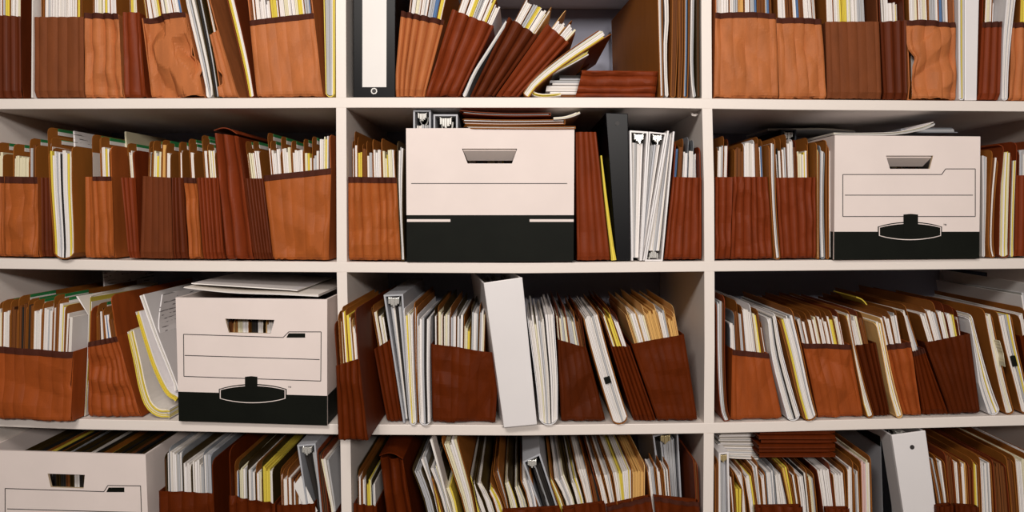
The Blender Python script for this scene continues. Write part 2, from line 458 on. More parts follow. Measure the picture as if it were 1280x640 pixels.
def bundle(pos, ua, ub, vt, cols, cov, yf, depth, where, group, wid, hgt, green, v0=0.0, desc=None, gap=True):
    base3 = pos((ua + ub) / 2, v0); base = (base3[0], yf + depth / 2, base3[1])
    ct = min(0.0012, max(0.0005, 0.06 * (ub - ua) * wid)); u_mm = ct / wid
    key = cov[0] if cov else None; ext = float(cov[1:]) if len(cov) > 1 else (7.0 if cov else 0)
    sheet = f'{colwords(cols)} {"cards" if set(cols) <= set("no") else "papers"}'
    lab = (desc or (f'{sheet} in {COVN[key]}' if key else sheet)) + f', {where}'
    vf = lambda u: v0
    if key:
        root = tag(empty('file_folder', base), lab, 'folder', group)
        e = ext * K / hgt * (0.7 if yf is None or base[2] < 1.38 else 1.0)
        tallL = base[0] < 0
        vl, vr = (vt + e, vt - R.uniform(0.0, 0.03)) if tallL else (vt - R.uniform(0, 0.03), vt + e)
        c = cover_mesh(pos, ua + u_mm * 0.55, ub - u_mm * 0.55, vf, vl, vr, key, yf - 0.0006, depth + 0.004, t=ct, rnd=0.07)
        co_ = c.build('cover', root, base)
        ms = Mesh(); sheaf(ms, pos, ua + u_mm * 1.25, ub - u_mm * 1.25, lambda u: v0 + 0.008, vt, cols, yf + 0.0002, depth - 0.004, jf=0.0018)
        ms.build('papers', root, base)
        if green:
            u = ua if tallL else ub
            tab_label(pos, u, vt + e * 0.98, 8.5 * K / hgt, yf, 0.0016 if tallL else -0.0016, co_, base)
    else:
        ms = Mesh(); sheaf(ms, pos, ua, ub, vf, vt, cols, yf, depth)
        root = tag(ms.build('paper_bundle', None, base), lab, 'papers', group)
    return root

# ------------------------------------------------------------------ loose folder, sheaf or page along a drawn centre line
def spline(pts, t):
    """smooth curve through pts (Catmull-Rom), t in 0..1, straight on past the ends"""
    n = len(pts) - 1
    if t > 1 or t < 0:
        a, b = (spline(pts, 0.97), spline(pts, 1.0)) if t > 1 else (spline(pts, 0.03), spline(pts, 0.0))
        k = (t - 1) / 0.03 if t > 1 else -t / 0.03
        return (b[0] + (b[0] - a[0]) * k, b[1] + (b[1] - a[1]) * k)
    s = t * n; i = min(int(s), n - 1); f = s - i
    p = [pts[max(0, min(n, i + k))] for k in (-1, 0, 1, 2)]
    if i == 0: p[0] = (2 * p[1][0] - p[2][0], 2 * p[1][1] - p[2][1])
    if i == n - 1: p[3] = (2 * p[2][0] - p[1][0], 2 * p[2][1] - p[1][1])
    out = []
    for c in (0, 1):
        a, b, cc, dd = (q[c] for q in p)
        out.append(0.5 * (2 * b + (cc - a) * f + (2 * a - 5 * b + 4 * cc - dd) * f * f + (3 * b - a - 3 * cc + dd) * f ** 3))
    return tuple(out)

def loose(cell, name, label, cat, path, th, cols, cov='', d=0.012, depth=0.28, round_=True, sk=0.0, snap=True, lift=0.0, nv=None,
          page=False, group=None, step=0.0034, clip=None, tag_at=None, papers=True, jt=0.003, flip=False, note=None, covt=0.0013, free=False):
    """path: centre line from the fold (low end) to the top, in photo units; th: thickness low, high in photo units"""
    row = cell[0]; d = near(d); free = free or not snap or d > 0.035
    pts = [P(x, y, d) for x, y in path]
    kk = K * (D + d) / D; tb, tt = th[0] * kk, th[1] * kk
    ln = sum(math.hypot(b[0] - a[0], b[1] - a[1]) for a, b in zip(pts, pts[1:]))
    dz = [0.0]
    def pos0(u, v):
        x, z = spline(pts, v); a, b = spline(pts, v - 0.02), spline(pts, v + 0.02)
        tx, tz = b[0] - a[0], b[1] - a[1]; l = math.hypot(tx, tz) or 1e-9
        w = lerp(tb, tt, min(1, max(0, v))) * (u - 0.5)
        return (x + tz / l * w, z - tx / l * w + dz[0])
    def pos(u, v):
        x, z = pos0(u, v)
        if free or dz[0] == 0.0: return x, z
        xl, xr = pos0(0, v)[0], pos0(1, v)[0]
        return (fit_x(cell, x, xl, xr, z), z) if xr > xl else (x, z)
    rr = min(tb * 0.55, 0.03) if round_ else 0.0
    def v0(u):
        if not rr: return 0.0
        t = min(1, abs(2 * u - 1)); return rr / ln * (1 - math.sqrt(max(0.0, 1 - t * t)))
    if snap:
        samp = [pos(u, v) for v in (0, 0.03, 0.08, 0.15, 0.25, 0.4, 0.6, 0.8, 1.0) for u in (0, 0.5, 1) if v > 0 or not rr or u == 0.5]
        lowz, lx = min((z, x) for x, z in samp)
        dz[0] = shelf_z(row, lx) + 0.0025 + lift - lowz
    if nv is None: nv = 1 if len(path) == 2 and not rr else (3 if len(path) == 2 else 8)
    edge = [pos(1.0, i / 16 * (1.07 if cov else 1.0)) for i in range(17)]
    bx, bz = pos(0.5, 0); base = (bx, d + depth / 2, bz)
    key = cov[0] if cov else None; ext = float(cov[1:]) if len(cov) > 1 else (6.0 if cov else 0)
    grp = group or f'loose folders and papers, {place(cell)}'
    if not key and not clip and not tag_at:
        ms = Mesh(); sheaf(ms, pos, 0, 1, v0, 1.0, cols, d, depth, nv, sk, d, step=step, jt=jt, width=(tb + tt) / 2)
        if page: ms.mats = ['page' for _ in ms.mats][:1]; ms.m = [0] * len(ms.m)
        if not free: take(cell, edge)
        return tag(ms.build(name, None, base), label, cat, grp)
    root = tag(empty(name, base), label, cat, grp)
    um = 0.0011 / max(1e-4, (tb + tt) / 2)
    if key:
        e = ext * kk / ln * (0.7 if row >= 3 else 1.0); tallL = (bx < 0) != flip
        vl, vr = (1 + e, 1 - 0.01) if tallL else (1 - 0.01, 1 + e)
        cover_mesh(pos, um * 0.6, 1 - um * 0.6, v0, vl, vr, key, d - 0.0015, depth + 0.004, sk, d, nv=max(2, nv), rnd=0.05, arc=8, t=covt).build('cover', root, base)
    if papers:
        ms = Mesh(); m_ = um * 1.7 if key else 0
        w0 = (lambda u: v0(min(1, max(0, (u - 0.5) * 1.0 + 0.5))) + 0.0022 / ln) if key else v0
        sheaf(ms, pos, m_, 1 - m_, w0, 1.0, cols, d + 0.0002, depth - 0.004, nv, sk, d, jf=0.002, step=step, jt=jt, width=(tb + tt) / 2)
        ms.build('papers', root, base)
    if clip:   # black binder clip on the near edge: (v, half length in v)
        v, h, ck = clip; ms = Mesh(); a, b = pos(0.28, v - h), pos(0.66, v - h); c, e2 = pos(0.66, v + h), pos(0.28, v + h)
        ms.prism([a, b, c, e2], d - 0.003, d + 0.018, ck, sk, d)
        part_label(ms.build('binder_clip', root, base, bevel=0.001), 'small black clip' if ck == 'cblack' else 'metal clip')
    if tag_at:   # sticky marker paper poking from the near edge: (u, v0, v1)
        u, va, vb = tag_at; ms = Mesh()
        p0, p1 = pos(u, va), pos(u, vb)
        ms.ribbon([p0, ((p0[0] + p1[0]) / 2 + 0.002, (p0[1] + p1[1]) / 2), p1], d - 0.014, d + 0.05, 0.0008, 'c', sk, d)
        part_label(ms.build('marker_slip', root, base), 'pale yellow marker slip')
    if not free: take(cell, edge)
    return root
# ------------------------------------------------------------------ ring binders
def clasp_mesh(x, z, d, s=1.0, key='steel', up=1):
    """end of a ring mechanism: plate, two booster lobes and the first ring, seen end on"""
    ms = Mesh(); r = 0.0075 * s
    ms.ribbon([(x - r, z), (x - r * 0.5, z - up * r * 0.35), (x, z - up * r * 0.45), (x + r * 0.5, z - up * r * 0.35), (x + r, z)][::up], d + 0.004, d + 0.20, 0.0016, key)
    for i in range(-2, 3):   # ribbed booster tab, longest in the middle
        w = r * 0.40; cx = x + i * w * 0.92; h = r * (1.75 - 0.28 * abs(i)); f = d + 0.001 + 0.0016 * (i % 2)
        ms.prism([(cx - w * 0.42, z - up * h), (cx + w * 0.42, z - up * h), (cx + w * 0.46, z - up * r * 0.2), (cx - w * 0.46, z - up * r * 0.2)][::up], f, d + 0.012, key)
    n = 12; rows = [(x + math.cos(math.pi * i / n) * r * 0.9, z - up * r * (0.5 + 1.9 * math.sin(math.pi * i / n))) for i in range(n + 1)]
    ms.ribbon(rows, d + 0.030, d + 0.0332, 0.0022 * s, key)
    return ms

def binder_end(cell, label, tl, tr, br, bl, col, cols, d=0.012, depth=0.29, up=True, papers_top=9, key='steel', cs=1.0, lift=0.0, snap=True, t=0.0032, name='ring_binder', free=False):
    """a ring binder standing on its opening (or its spine when up is False), short end towards the room"""
    row = cell[0]; d = near(d); free = free or not snap or d > 0.035
    q = [P(*p, d) for p in (bl, br, tr, tl)]
    dz = 0.0
    if snap:
        lowz, lx = min((z, x) for x, z in q); dz = shelf_z(row, lx) + 0.0022 + lift - lowz
    B0, B1, T1, T0 = [(x, z + dz) for x, z in q]
    def pos0(u, v):
        return (lerp(lerp(B0[0], B1[0], u), lerp(T0[0], T1[0], u), v), lerp(lerp(B0[1], B1[1], u), lerp(T0[1], T1[1], u), v))
    def pos(u, v):
        x, z = pos0(u, v)
        return (x, z) if free else (fit_x(cell, x, pos0(0, v)[0], pos0(1, v)[0], z), z)
    edge = [pos(1.0, i / 12) for i in range(13)]
    base = (pos(0.5, 0)[0], d + depth / 2, min(B0[1], B1[1]))
    root = tag(empty(name, base), label, 'binder', f'ring binders, {place(cell)}')
    ms = Mesh(); path = [pos(0.03, 0), pos(0.03, 1), pos(0.97, 1), pos(0.97, 0)] if up else [pos(0.03, 1), pos(0.03, 0), pos(0.97, 0), pos(0.97, 1)]
    ms.ribbon(path, d, d + depth, t, col); ms.build('cover', root, base)
    hgt = math.hypot(T0[0] - B0[0], T0[1] - B0[1]); wt = math.hypot(T1[0] - T0[0], T1[1] - T0[1]); wb = math.hypot(B1[0] - B0[0], B1[1] - B0[1])
    w = max(0.004, min(wt, wb) * 0.5 + max(wt, wb) * 0.5)
    e = 0.03 + t * 1.1 / w; pt = papers_top * K / hgt
    ms = Mesh()
    if up: sheaf(ms, pos, e, 1 - e, lambda u: 0.02, 1 - pt, cols, d + 0.010, depth - 0.02, nv=2, jt=0.002)
    else: sheaf(ms, pos, e, 1 - e, lambda u: pt, 0.985, cols, d + 0.010, depth - 0.02, nv=2)
    ms.build('papers', root, base)
    c = pos(0.5, 1 - 0.9 * t / hgt) if up else pos(0.5, 0.9 * t / hgt)
    part_label(clasp_mesh(c[0], c[1], d, cs, key, 1 if up else -1).build('ring_clasp', root, base, smooth=False, bevel=0.0005), 'shiny metal ring clasp')
    if not free: take(cell, edge)
    return root

def binder_spine(cell, label, tl, tr, br, bl, col, d=0.012, depth=0.27, sk=0.0, sheet=None, hole=None, shine=False, snap=True, side_label=None, clasp=None, lift=0.0, free=False, cover_col=None):
    """a ring binder standing with its spine towards the room"""
    row = cell[0]; d = near(d); free = free or not snap or d > 0.035
    q = [P(*p, d) for p in (bl, br, tr, tl)]
    dz = 0.0
    if snap:
        lowz, lx = min((z, x) for x, z in q); dz = shelf_z(row, lx) + 0.0015 + lift - lowz
    B0, B1, T1, T0 = [(x, z + dz) for x, z in q]
    def pos0(u, v):
        return (lerp(lerp(B0[0], B1[0], u), lerp(T0[0], T1[0], u), v), lerp(lerp(B0[1], B1[1], u), lerp(T0[1], T1[1], u), v))
    def pos(u, v):
        x, z = pos0(u, v)
        return (x, z) if free else (fit_x(cell, x, pos0(0, v)[0], pos0(1, v)[0], z), z)
    edge = [pos(1.0, i / 12) for i in range(13)]
    base = (pos(0.5, 0)[0], d + depth / 2, min(B0[1], B1[1]))
    root = tag(empty('ring_binder', base), label, 'binder', f'ring binders, {place(cell)}')
    w = math.hypot(T1[0] - T0[0], T1[1] - T0[1]); e = 0.0035 / w
    ms = Mesh(); ms.prism([pos(0, 0), pos(1, 0), pos(1, 1), pos(0, 1)], d, d + 0.004, col, sk, d); spine = ms.build('spine', root, base, bevel=0.0012)
    for a in (0.0, 1 - e):
        ms = Mesh(); ms.prism([pos(a, 0.004), pos(a + e, 0.004), pos(a + e, 0.996), pos(a, 0.996)], d + 0.0042, d + depth, cover_col or col, sk, d)
        cov_ = ms.build('cover', root, base, bevel=0.0008); first = cov_ if a == 0.0 else first
    ms = Mesh(); wq = lambda u, v: pos(u, v)
    sheaf(ms, wq, 2 * e, 1 - 2 * e, lambda u: 0.03, 0.94, 'wgw', d + 0.03, depth - 0.05, nv=1, sk=sk, d=d); ms.build('papers', root, base)
    if sheet:   # clear pocket with a paper label: u0, u1, v0, v1
        u0, u1, v0, v1 = sheet; ms = Mesh()
        ms.prism([pos(u0, v0), pos(u1, v0), pos(u1, v1), pos(u0, v1)], d - 0.0008, d - 0.0002, 'label', sk, d)
        part_label(ms.build('spine_label', spine, base), 'blank white paper label in a clear pocket')
    if hole:
        u, v, r, ring = hole; cx, cz = pos(u, v); ms = Mesh(); n = 20
        ring_pts = [(cx + math.cos(2 * math.pi * i / n) * r, cz + math.sin(2 * math.pi * i / n) * r) for i in range(n)]
        ms.prism(ring_pts, d - 0.0006, d + 0.0005, 'ink')
        if ring: ms.ribbon(ring_pts + [ring_pts[0]], d - 0.0018, d + 0.0005, 0.0018, ring)
        part_label(ms.build('finger_hole', spine, base), 'round finger hole')
    if side_label:
        y0, y1, v0, v1 = side_label; ms = Mesh(); a, b = pos(0, v0), pos(0, v1)
        ms.ribbon([(a[0] - 0.0006, a[1]), (b[0] - 0.0006, b[1])], d + y0, d + y1, 0.0008, 'cblack', sk, d)
        part_label(ms.build('cover_label', first, base), 'square black label')
    if clasp:
        c = pos(clasp, 0.985); part_label(clasp_mesh(c[0] + sk * 0.03, c[1] - 0.004, d + 0.03, 0.9, 'steel').build('ring_clasp', root, base), 'metal ring clasp')
    if not free: take(cell, edge)
    return root

# ------------------------------------------------------------------ cardboard storage boxes
def storage_box(cell, label, tl, tr, br, bl, band, hole, d=0.006, depth=0.37, flap=True, outline=None, logo=None, pill=None, line=None, bars=(), snap=True):
    row = cell[0]; free = True
    q = [P(*p, d) for p in (bl, br, tr, tl)]
    dz = 0.0
    if snap:
        dz = max(shelf_z(row, x) + 0.0012 - z for x, z in q[:2])
    def W2(x, y): a = P(x, y, d); return (a[0], a[1] + dz)
    B0, B1, T1, T0 = [(x, z + dz) for x, z in q]
    def pos0(u, v):
        return (lerp(lerp(B0[0], B1[0], u), lerp(T0[0], T1[0], u), v), lerp(lerp(B0[1], B1[1], u), lerp(T0[1], T1[1], u), v))
    def pos(u, v):
        x, z = pos0(u, v)
        return (x, z) if free else (fit_x(cell, x, pos0(0, v)[0], pos0(1, v)[0], z), z)
    edge = [pos(1.0, i / 12) for i in range(13)]
    base = (pos(0.5, 0)[0], d + depth / 2, min(B0[1], B1[1]))
    root = tag(empty('storage_box', base), label, 'box', 'white cardboard storage boxes')
    t = 0.0045
    pix = lambda y, yt, yb: (yb - y) / (yb - yt)
    vbL, vbR = pix(band[0], tl[1], bl[1]), pix(band[1], tr[1], br[1])
    # near panel with the hand hole cut through
    ms = Mesh()
    H = [W2(*p) for p in hole]                      # lower-left, lower-right, upper-right, upper-left (more points allowed on the right)
    hl, hr, ur, ul = H
    bandp = [pos(0, vbL), pos(1, vbR)]
    def rowz(frm):  # a point on the box's left or right edge level with z
        u, z = frm; a, b = (B0, T0) if u == 0 else (B1, T1); f = (z - a[1]) / (b[1] - a[1]); return (lerp(a[0], b[0], f), z)
    l0, r0, l1, r1 = rowz((0, hl[1])), rowz((1, hr[1])), rowz((0, ul[1])), rowz((1, ur[1]))
    for y, flipf in ((d, False), (d + t, True)):
        def quad(pts, key):
            ids = [ms.vert(x, y, z) for x, z in pts]; ms.face(ids[::-1] if flipf else ids, key if not flipf else 'cartonin')
        quad([B0, B1, bandp[1], bandp[0]], 'cblack')
        quad([bandp[0], bandp[1], r0, hr, hl, l0], 'carton')
        quad([l0, hl, ul, l1], 'carton'); quad([hr, r0, r1, ur], 'carton')
        quad([l1, ul, ur, r1, T1, T0], 'carton')
    for ring, key in ((H, 'cartonin'), ([B0, bandp[0], l0, l1, T0, T1, r1, r0, bandp[1], B1], 'carton')):
        for i in range(len(ring)):
            a, b = ring[i], ring[(i + 1) % len(ring)]
            ids = [ms.vert(a[0], d, a[1]), ms.vert(b[0], d, b[1]), ms.vert(b[0], d + t, b[1]), ms.vert(a[0], d + t, a[1])]
            ms.face(ids, key)
    end = ms.build('end_panel', root, base)
    yb = d + depth
    wd = B1[0] - B0[0]; e = t / wd
    for u0 in (0.0, 1 - e):
        ms = Mesh(); vb = vbL if u0 == 0 else vbR
        ms.prism([pos(u0, 0), pos(u0 + e, 0), pos(u0 + e, vb), pos(u0, vb)], d + t, yb, 'cblack')
        ms.prism([pos(u0, vb), pos(u0 + e, vb), pos(u0 + e, 1), pos(u0, 1)], d + t, yb, 'carton')
        ms.build('side_wall', root, base)
    ms = Mesh(); ms.prism([pos(e, 0), pos(1 - e, 0), pos(1 - e, 1), pos(e, 1)], yb - t, yb, 'carton'); ms.build('far_panel', root, base)
    ms = Mesh(); ms.prism([pos(e, 0), pos(1 - e, 0), pos(1 - e, 0.02), pos(e, 0.02)], d + t, yb - t, 'carton'); ms.build('floor_panel', root, base)
    if flap:
        ms = Mesh(); zt, zb = ul[1] - 0.001, lerp(hl[1], ul[1], 0.34)
        ids = [ms.vert(ul[0] + 0.002, d + t, zt), ms.vert(ur[0] - 0.002, d + t, zt), ms.vert(lerp(ur[0], hr[0], 0.84) , d + t + 0.022, zb), ms.vert(lerp(ul[0], hl[0], 0.84), d + t + 0.022, zb)]
        ms.face(ids[::-1], 'carton')
        part_label(ms.build('hand_hole_flap', end, base, solid=0.003), 'folded-in flap of the hand hole')
    def strip_(ms, p, q_, wpx, key='ink', off=0.0004):
        a, b = W2(*p), W2(*q_); dx, dz_ = b[0] - a[0], b[1] - a[1]; l = math.hypot(dx, dz_); h = wpx * K / 2; nx, nz = -dz_ / l * h, dx / l * h
        ms.prism([(a[0] - nx, a[1] - nz), (b[0] - nx, b[1] - nz), (b[0] + nx, b[1] + nz), (a[0] + nx, a[1] + nz)], d - off, d - 0.0001, key)
    if outline or line:
        ms = Mesh()
        if outline:
            for a, b in zip(outline, outline[1:] + outline[:1]): strip_(ms, a, b, 0.9)
        for a, b in line or (): strip_(ms, a, b, 0.9)
        part_label(ms.build('printed_outline', end, base), 'thin printed writing lines')
    for a, b, wpx, key in bars:
        ms = Mesh(); strip_(ms, a, b, wpx, key, 0.0006); ms.build('printed_bar', end, base)
    if pill:
        x0, y0, x1, y1, sl = pill; ms = Mesh()
        ms.prism([W2(x0, y1), W2(x1, y1), W2(x1, y0), W2(x0 + sl, y0)], d - 0.0005, d - 0.0001, 'cblack'); ms.build('printed_tab', end, base)
    if logo:
        x0, x1, y0, y1, tx0, tx1, ty0, ty1 = logo; ms = Mesh(); mid = (y0 + y1) / 2; hh = (y1 - y0) / 2
        def barrel(g):
            a, b = x0 - g, x1 + g; pts = []
            n = 10
            for i in range(n + 1):
                t_ = i / n; pts.append((lerp(a, b, t_), mid + (hh + g) * (0.5 + 0.5 * math.sin(math.pi * t_) ** 0.8)))
            for i in range(n + 1):
                t_ = 1 - i / n; pts.append((lerp(a, b, t_), mid - (hh + g) * (0.5 + 0.5 * math.sin(math.pi * t_) ** 0.8)))
            return [W2(*p) for p in pts]
        ms.prism(barrel(1.4), d - 0.0004, d - 0.0001, 'cblack'); ms.prism(barrel(0), d - 0.0007, d - 0.0004, 'carton'); ms.prism(barrel(-1.1), d - 0.0010, d - 0.0007, 'cblack')
        ms.prism([W2(tx0, ty1), W2(tx1, ty1), W2(tx1, ty0), W2((tx0 + tx1) / 2, ty0 - 0.8), W2(tx0, ty0)], d - 0.0014, d - 0.0010, 'cblack')
        part_label(ms.build('printed_pull_mark', end, base), 'black printed pull-handle emblem with white outline')
        cu = bpy.data.curves.new('trademark_text', 'FONT'); cu.body = '\u2122'; cu.size = 0.0075; cu.extrude = 0.0001; cu.materials.append(M['ink'])
        tmp = bpy.data.objects.new('trademark_text', cu); me = bpy.data.meshes.new_from_object(tmp); bpy.data.objects.remove(tmp)
        to = bpy.data.objects.new('trademark_text', me); bpy.context.scene.collection.objects.link(to); to.parent = end
        a = W2(x1 + 2.5, mid - hh * 0.55); to.location = (a[0] - base[0], d - 0.0005 - base[1], a[1] - base[2]); to.rotation_euler = (math.pi / 2, 0, 0)
    take(cell, [pos(1.0, 0), pos(1.0, 1.0)])
    return pos

def box_contents(cell, pos, items, d, depth, where, top=0.93):
    """folders standing in a box: items (u0, u1, v, cols, cover)"""
    for k, (a, b, v, cols, cov) in enumerate(items):
        p = pos
        bundle(p, a, b, v, cols, cov, d, depth, f'{ORD[k + 1]} {where}', f'folders {where}', 0.28, 0.25, False, v0=0.03)
# ================================================================== the shelving and the room round it
def build_shell():
    X0, X1 = P(-40, 0)[0], P(1354, 0)[0]
    base = ((X0 + X1) / 2, BACK / 2, 0.0)
    root = tag(empty('shelving_unit', base), 'white shelving of three bays holding every box, binder and wallet', 'shelves')
    xs = [-34 + i * (1346 + 34) / 40 for i in range(41)]
    for r in range(6):
        ms = Mesh(); pts = []
        for px in xs:
            X = P(px, 0)[0]; pts.append((X, shelf_z(r, X)))
        h = THICK * K
        top = [(x, z) for x, z in pts]; low = [(x, z - h) for x, z in pts]
        n = len(xs)
        a = [ms.vert(x, 0.0, z) for x, z in top]; b = [ms.vert(x, 0.0, z) for x, z in low]
        c = [ms.vert(x, BACK, z) for x, z in top]; e = [ms.vert(x, BACK, z) for x, z in low]
        for i in range(n - 1):
            ms.face([b[i], b[i + 1], a[i + 1], a[i]], 'board'); ms.face([a[i], a[i + 1], c[i + 1], c[i]], 'board')
            ms.face([e[i], e[i + 1], b[i + 1], b[i]], 'board'); ms.face([c[i], c[i + 1], e[i + 1], e[i]], 'board')
        ms.face([a[0], c[0], e[0], b[0]], 'board'); ms.face([b[-1], e[-1], c[-1], a[-1]], 'board')
        ms.build('shelf_board', root, base, bevel=0.0012)
    w = 12.6 * K / 2
    for r in range(5):
        for u in UP:
            ms = Mesh(); st = []
            y0, y1 = pw(BOARD[r], u[0][1] * 0 + u[0][0]) + THICK, pw(BOARD[r + 1], u[0][0])
            for t in (0, 0.5, 1):
                y = lerp(y0, y1, t); X = P(pw([(b, a) for a, b in u], y), 0)[0]; z = P(0, y)[1]
                if t == 0: z = shelf_z(r, X) - THICK * K + 0.0003
                if t == 1: z = shelf_z(r + 1, X) - 0.0003
                st.append((X, z))
            for (xa, za), (xb, zb) in zip(st, st[1:]):
                ms.prism([(xb - w, zb), (xb + w, zb), (xa + w, za), (xa - w, za)], 0.0, BACK - 0.002, 'board')
            ms.build('upright', root, base)
    for (xa, xb) in ((X0 + 0.004, X1 - 0.004),):
        ms = Mesh(); ms.prism([(xa, 0.0), (xb, 0.0), (xb, shelf_z(0, 0) + 0.01), (xa, shelf_z(0, 0) + 0.01)], BACK + 0.0005, BACK + 0.008, 'panel'); ms.build('back_panel', root, base)
    # small white hook under a board
    ms = Mesh(); x, z = P(873, 141.5, 0.03)
    pts = [(x + 0.006, z + 0.010), (x + 0.001, z), (x - 0.006, z - 0.004), (x - 0.011, z - 0.003), (x - 0.013, z + 0.002)]
    ms.ribbon(pts, 0.030, 0.036, 0.004, 'board'); part_label(ms.build('hook', root, base), 'small white hook under the board')
    def slab(name, x0, x1, y0, y1, z0, z1, key):
        ms = Mesh(); ms.prism([(x0, z0), (x1, z0), (x1, z1), (x0, z1)], y0, y1, key)
        o = ms.build(name, None, ((x0 + x1) / 2, (y0 + y1) / 2, z0)); o['kind'] = 'structure'; return o
    slab('wall_back', -2.6, 2.6, BACK + 0.02, BACK + 0.12, 0.0, 2.8, 'wall')
    slab('floor', -2.6, 2.6, -3.4, BACK + 0.12, -0.1, 0.0, 'floorm')
    slab('ceiling', -2.6, 2.6, -3.4, BACK + 0.12, 2.8, 2.9, 'wall')
build_shell()

def light(name, loc, rot, size, power, col, size_y=None, spread=None):
    l = bpy.data.lights.new(name, 'AREA'); l.shape = 'RECTANGLE'; l.size = size; l.size_y = size_y or size; l.energy = power; l.color = col
    if spread: l.spread = math.radians(spread)
    o = bpy.data.objects.new(name, l); bpy.context.scene.collection.objects.link(o); o.location = loc
    o.rotation_euler = (Vector(rot) - Vector(loc)).to_track_quat('-Z', 'Y').to_euler(); return o
light('ceiling_lamp', (-0.40, -1.55, 2.42), (0.0, 0.0, 1.45), 0.6, 18, (1.0, 0.935, 0.88), 0.3)
light('ceiling_lamp', (0.55, -3.2, 2.30), (0.0, 0.0, 1.15), 0.6, 55, (1.0, 0.93, 0.875), 0.3)

sc = bpy.context.scene
w = bpy.data.worlds.new('room_light'); w.use_nodes = True; sc.world = w
w.node_tree.nodes['Background'].inputs['Color'].default_value = (0.80, 0.86, 1.0, 1); w.node_tree.nodes['Background'].inputs['Strength'].default_value = 0.008
cam = bpy.data.cameras.new('camera'); cam.sensor_width = 36.0; cam.sensor_fit = 'HORIZONTAL'
cam.lens = 36.0 * D / (1280 * K); cam.shift_x = (640 - CX) / 1280.0; cam.shift_y = (CY - 320) / 1280.0; cam.clip_start = 0.05
co = bpy.data.objects.new('camera', cam); sc.collection.objects.link(co); co.location = (0, -D, Z0); co.rotation_euler = (math.pi / 2, 0, 0)
sc.camera = co
sc.view_settings.view_transform = 'Standard'; sc.view_settings.look = 'None'; sc.view_settings.gamma = 1; sc.view_settings.exposure = 0.0
sc.view_settings.use_curve_mapping = False
# ================================================================== TOP ROW, first bay
c = (1, 1)
wallet(c, 'narrow dark pleated wallet', (-18, 18), (24, 20), -18, 25, 4, 0.6, 'E', False, Rt=-34, d=0.012,
       cont=[(-17, -2, -34, 'ww', ''), (0, 10, -32, 'gyy', 'k'), (13, 24, -6, 'wwc', '')])
loose(c, 'paper_sheet', 'thin white sheet edge beside the striped brown wallet, top row, first bay', 'paper', [(40, 123), (40, -34)], (1.6, 1.6), 'w', round_=False, d=0.004)
wallet(c, 'flat evenly striped matte brown wallet without binding', (41.5, 21), (103.5, 21), 42.5, 103.5, 5, 0.16, 'C', False,
       cont=[(42, 50, -34, 'n', 'k'), (50, 63, -30, 'wwg', ''), (63, 80, -34, 'ww', ''), (80, 96, -30, 'www', ''), (96, 103, -34, 'yn', 'k')])
wallet(c, 'crinkled tan pleated wallet with dark top binding', (104.5, 16), (147, 17.5), 105.5, 152, 3, 0.35, 'A', True, crum=0.35, d=0.006,
       cont=[(105, 117, -34, 'wwc', 'k'), (117, 130, -33, 'wcw', ''), (130, 137, -34, 'yw', ''), (137, 146, -33, 'ww', 'k')])
wallet(c, 'narrow dark rust wallet pressed between two tan ones', (153, 15), (173, 15), 155, 181, 2, 0.3, 'B', False, crum=0.3, d=0.014,
       cont=[(154, 163, -20, 'ww', ''), (163, 172, -16, 'ycw', 'k')])
wallet(c, 'badly crumpled tan wallet torn along one edge', (175.5, 22), (231, 15.5), 188, 254, 4, 0.22, 'A', True, crum=1.0, d=0.004,
       eR=[(0, 0), (0.26, 0), (0.3, 4), (0.42, 3), (0.5, -4), (0.62, -1), (1, 0)],
       cont=[(174, 182, -34, 'yw', 'k'), (182, 192, -33, 'www', ''), (192, 203, -34, 'wcy', 'k'), (203, 217, -32, 'wcww', ''), (217, 228, -34, 'wwb', 'k')])
loose(c, 'paper_sheaf', 'leaning white papers beside the crumpled torn wallet, top row, first bay', 'papers', [(262.5, 123), (252, 70), (231, -20)], (8, 12), 'wwgw', '', round_=True, d=0.016)
loose(c, 'file_folder', 'thin olive folder with shiny plastic sheet behind the torn wallet, top row, first bay', 'folder', [(271.5, 123), (263, 70), (244, -24)], (6, 8), 'xg', 'd', d=0.020)
wallet(c, 'torn leaning tan wallet missing one corner', (258, 44), (272, 37), 276, 297, 2, 0.2, 'A', False, crum=0.5, Rt=-34, d=0.010,
       eL=[(0, -3), (0.16, -2), (0.2, 6), (0.36, 8), (0.44, 2), (0.7, 1), (1, 0)],
       cont=[(258, 271, -24, 'wgw', 'k')])
loose(c, 'file_folder', 'yellow and white leaning papers beside a tall brown panel, top row, first bay', 'folder', [(315, 123), (305, 70), (280.5, -34)], (7, 10), 'yycww', 'r1', d=0.014)
wallet(c, 'wide flat tan wallet with faint upright lines and binding', (311.5, 26), (391.5, 16.5), 321, 403, 6, 0.07, 'A', True, L=-34, Rt=-34, crum=0.16, d=0.004,
       cont=[(306, 316, -34, 'www', 'k'), (316, 325, -33, 'ww', ''), (326, 338, -2, 'www', ''), (339, 349, -8, 'yyw', 'k'), (350, 364, -33, 'wcw', ''), (365, 380, -32, 'wcyw', ''), (381, 390, -33, 'gb', 'k')])
loose(c, 'file_folder', 'yellow folder of grey papers standing against the white upright, top row, first bay', 'folder', [(413, 121), (411.5, -34)], (11, 15), 'gggwy', 'Y', d=0.008)

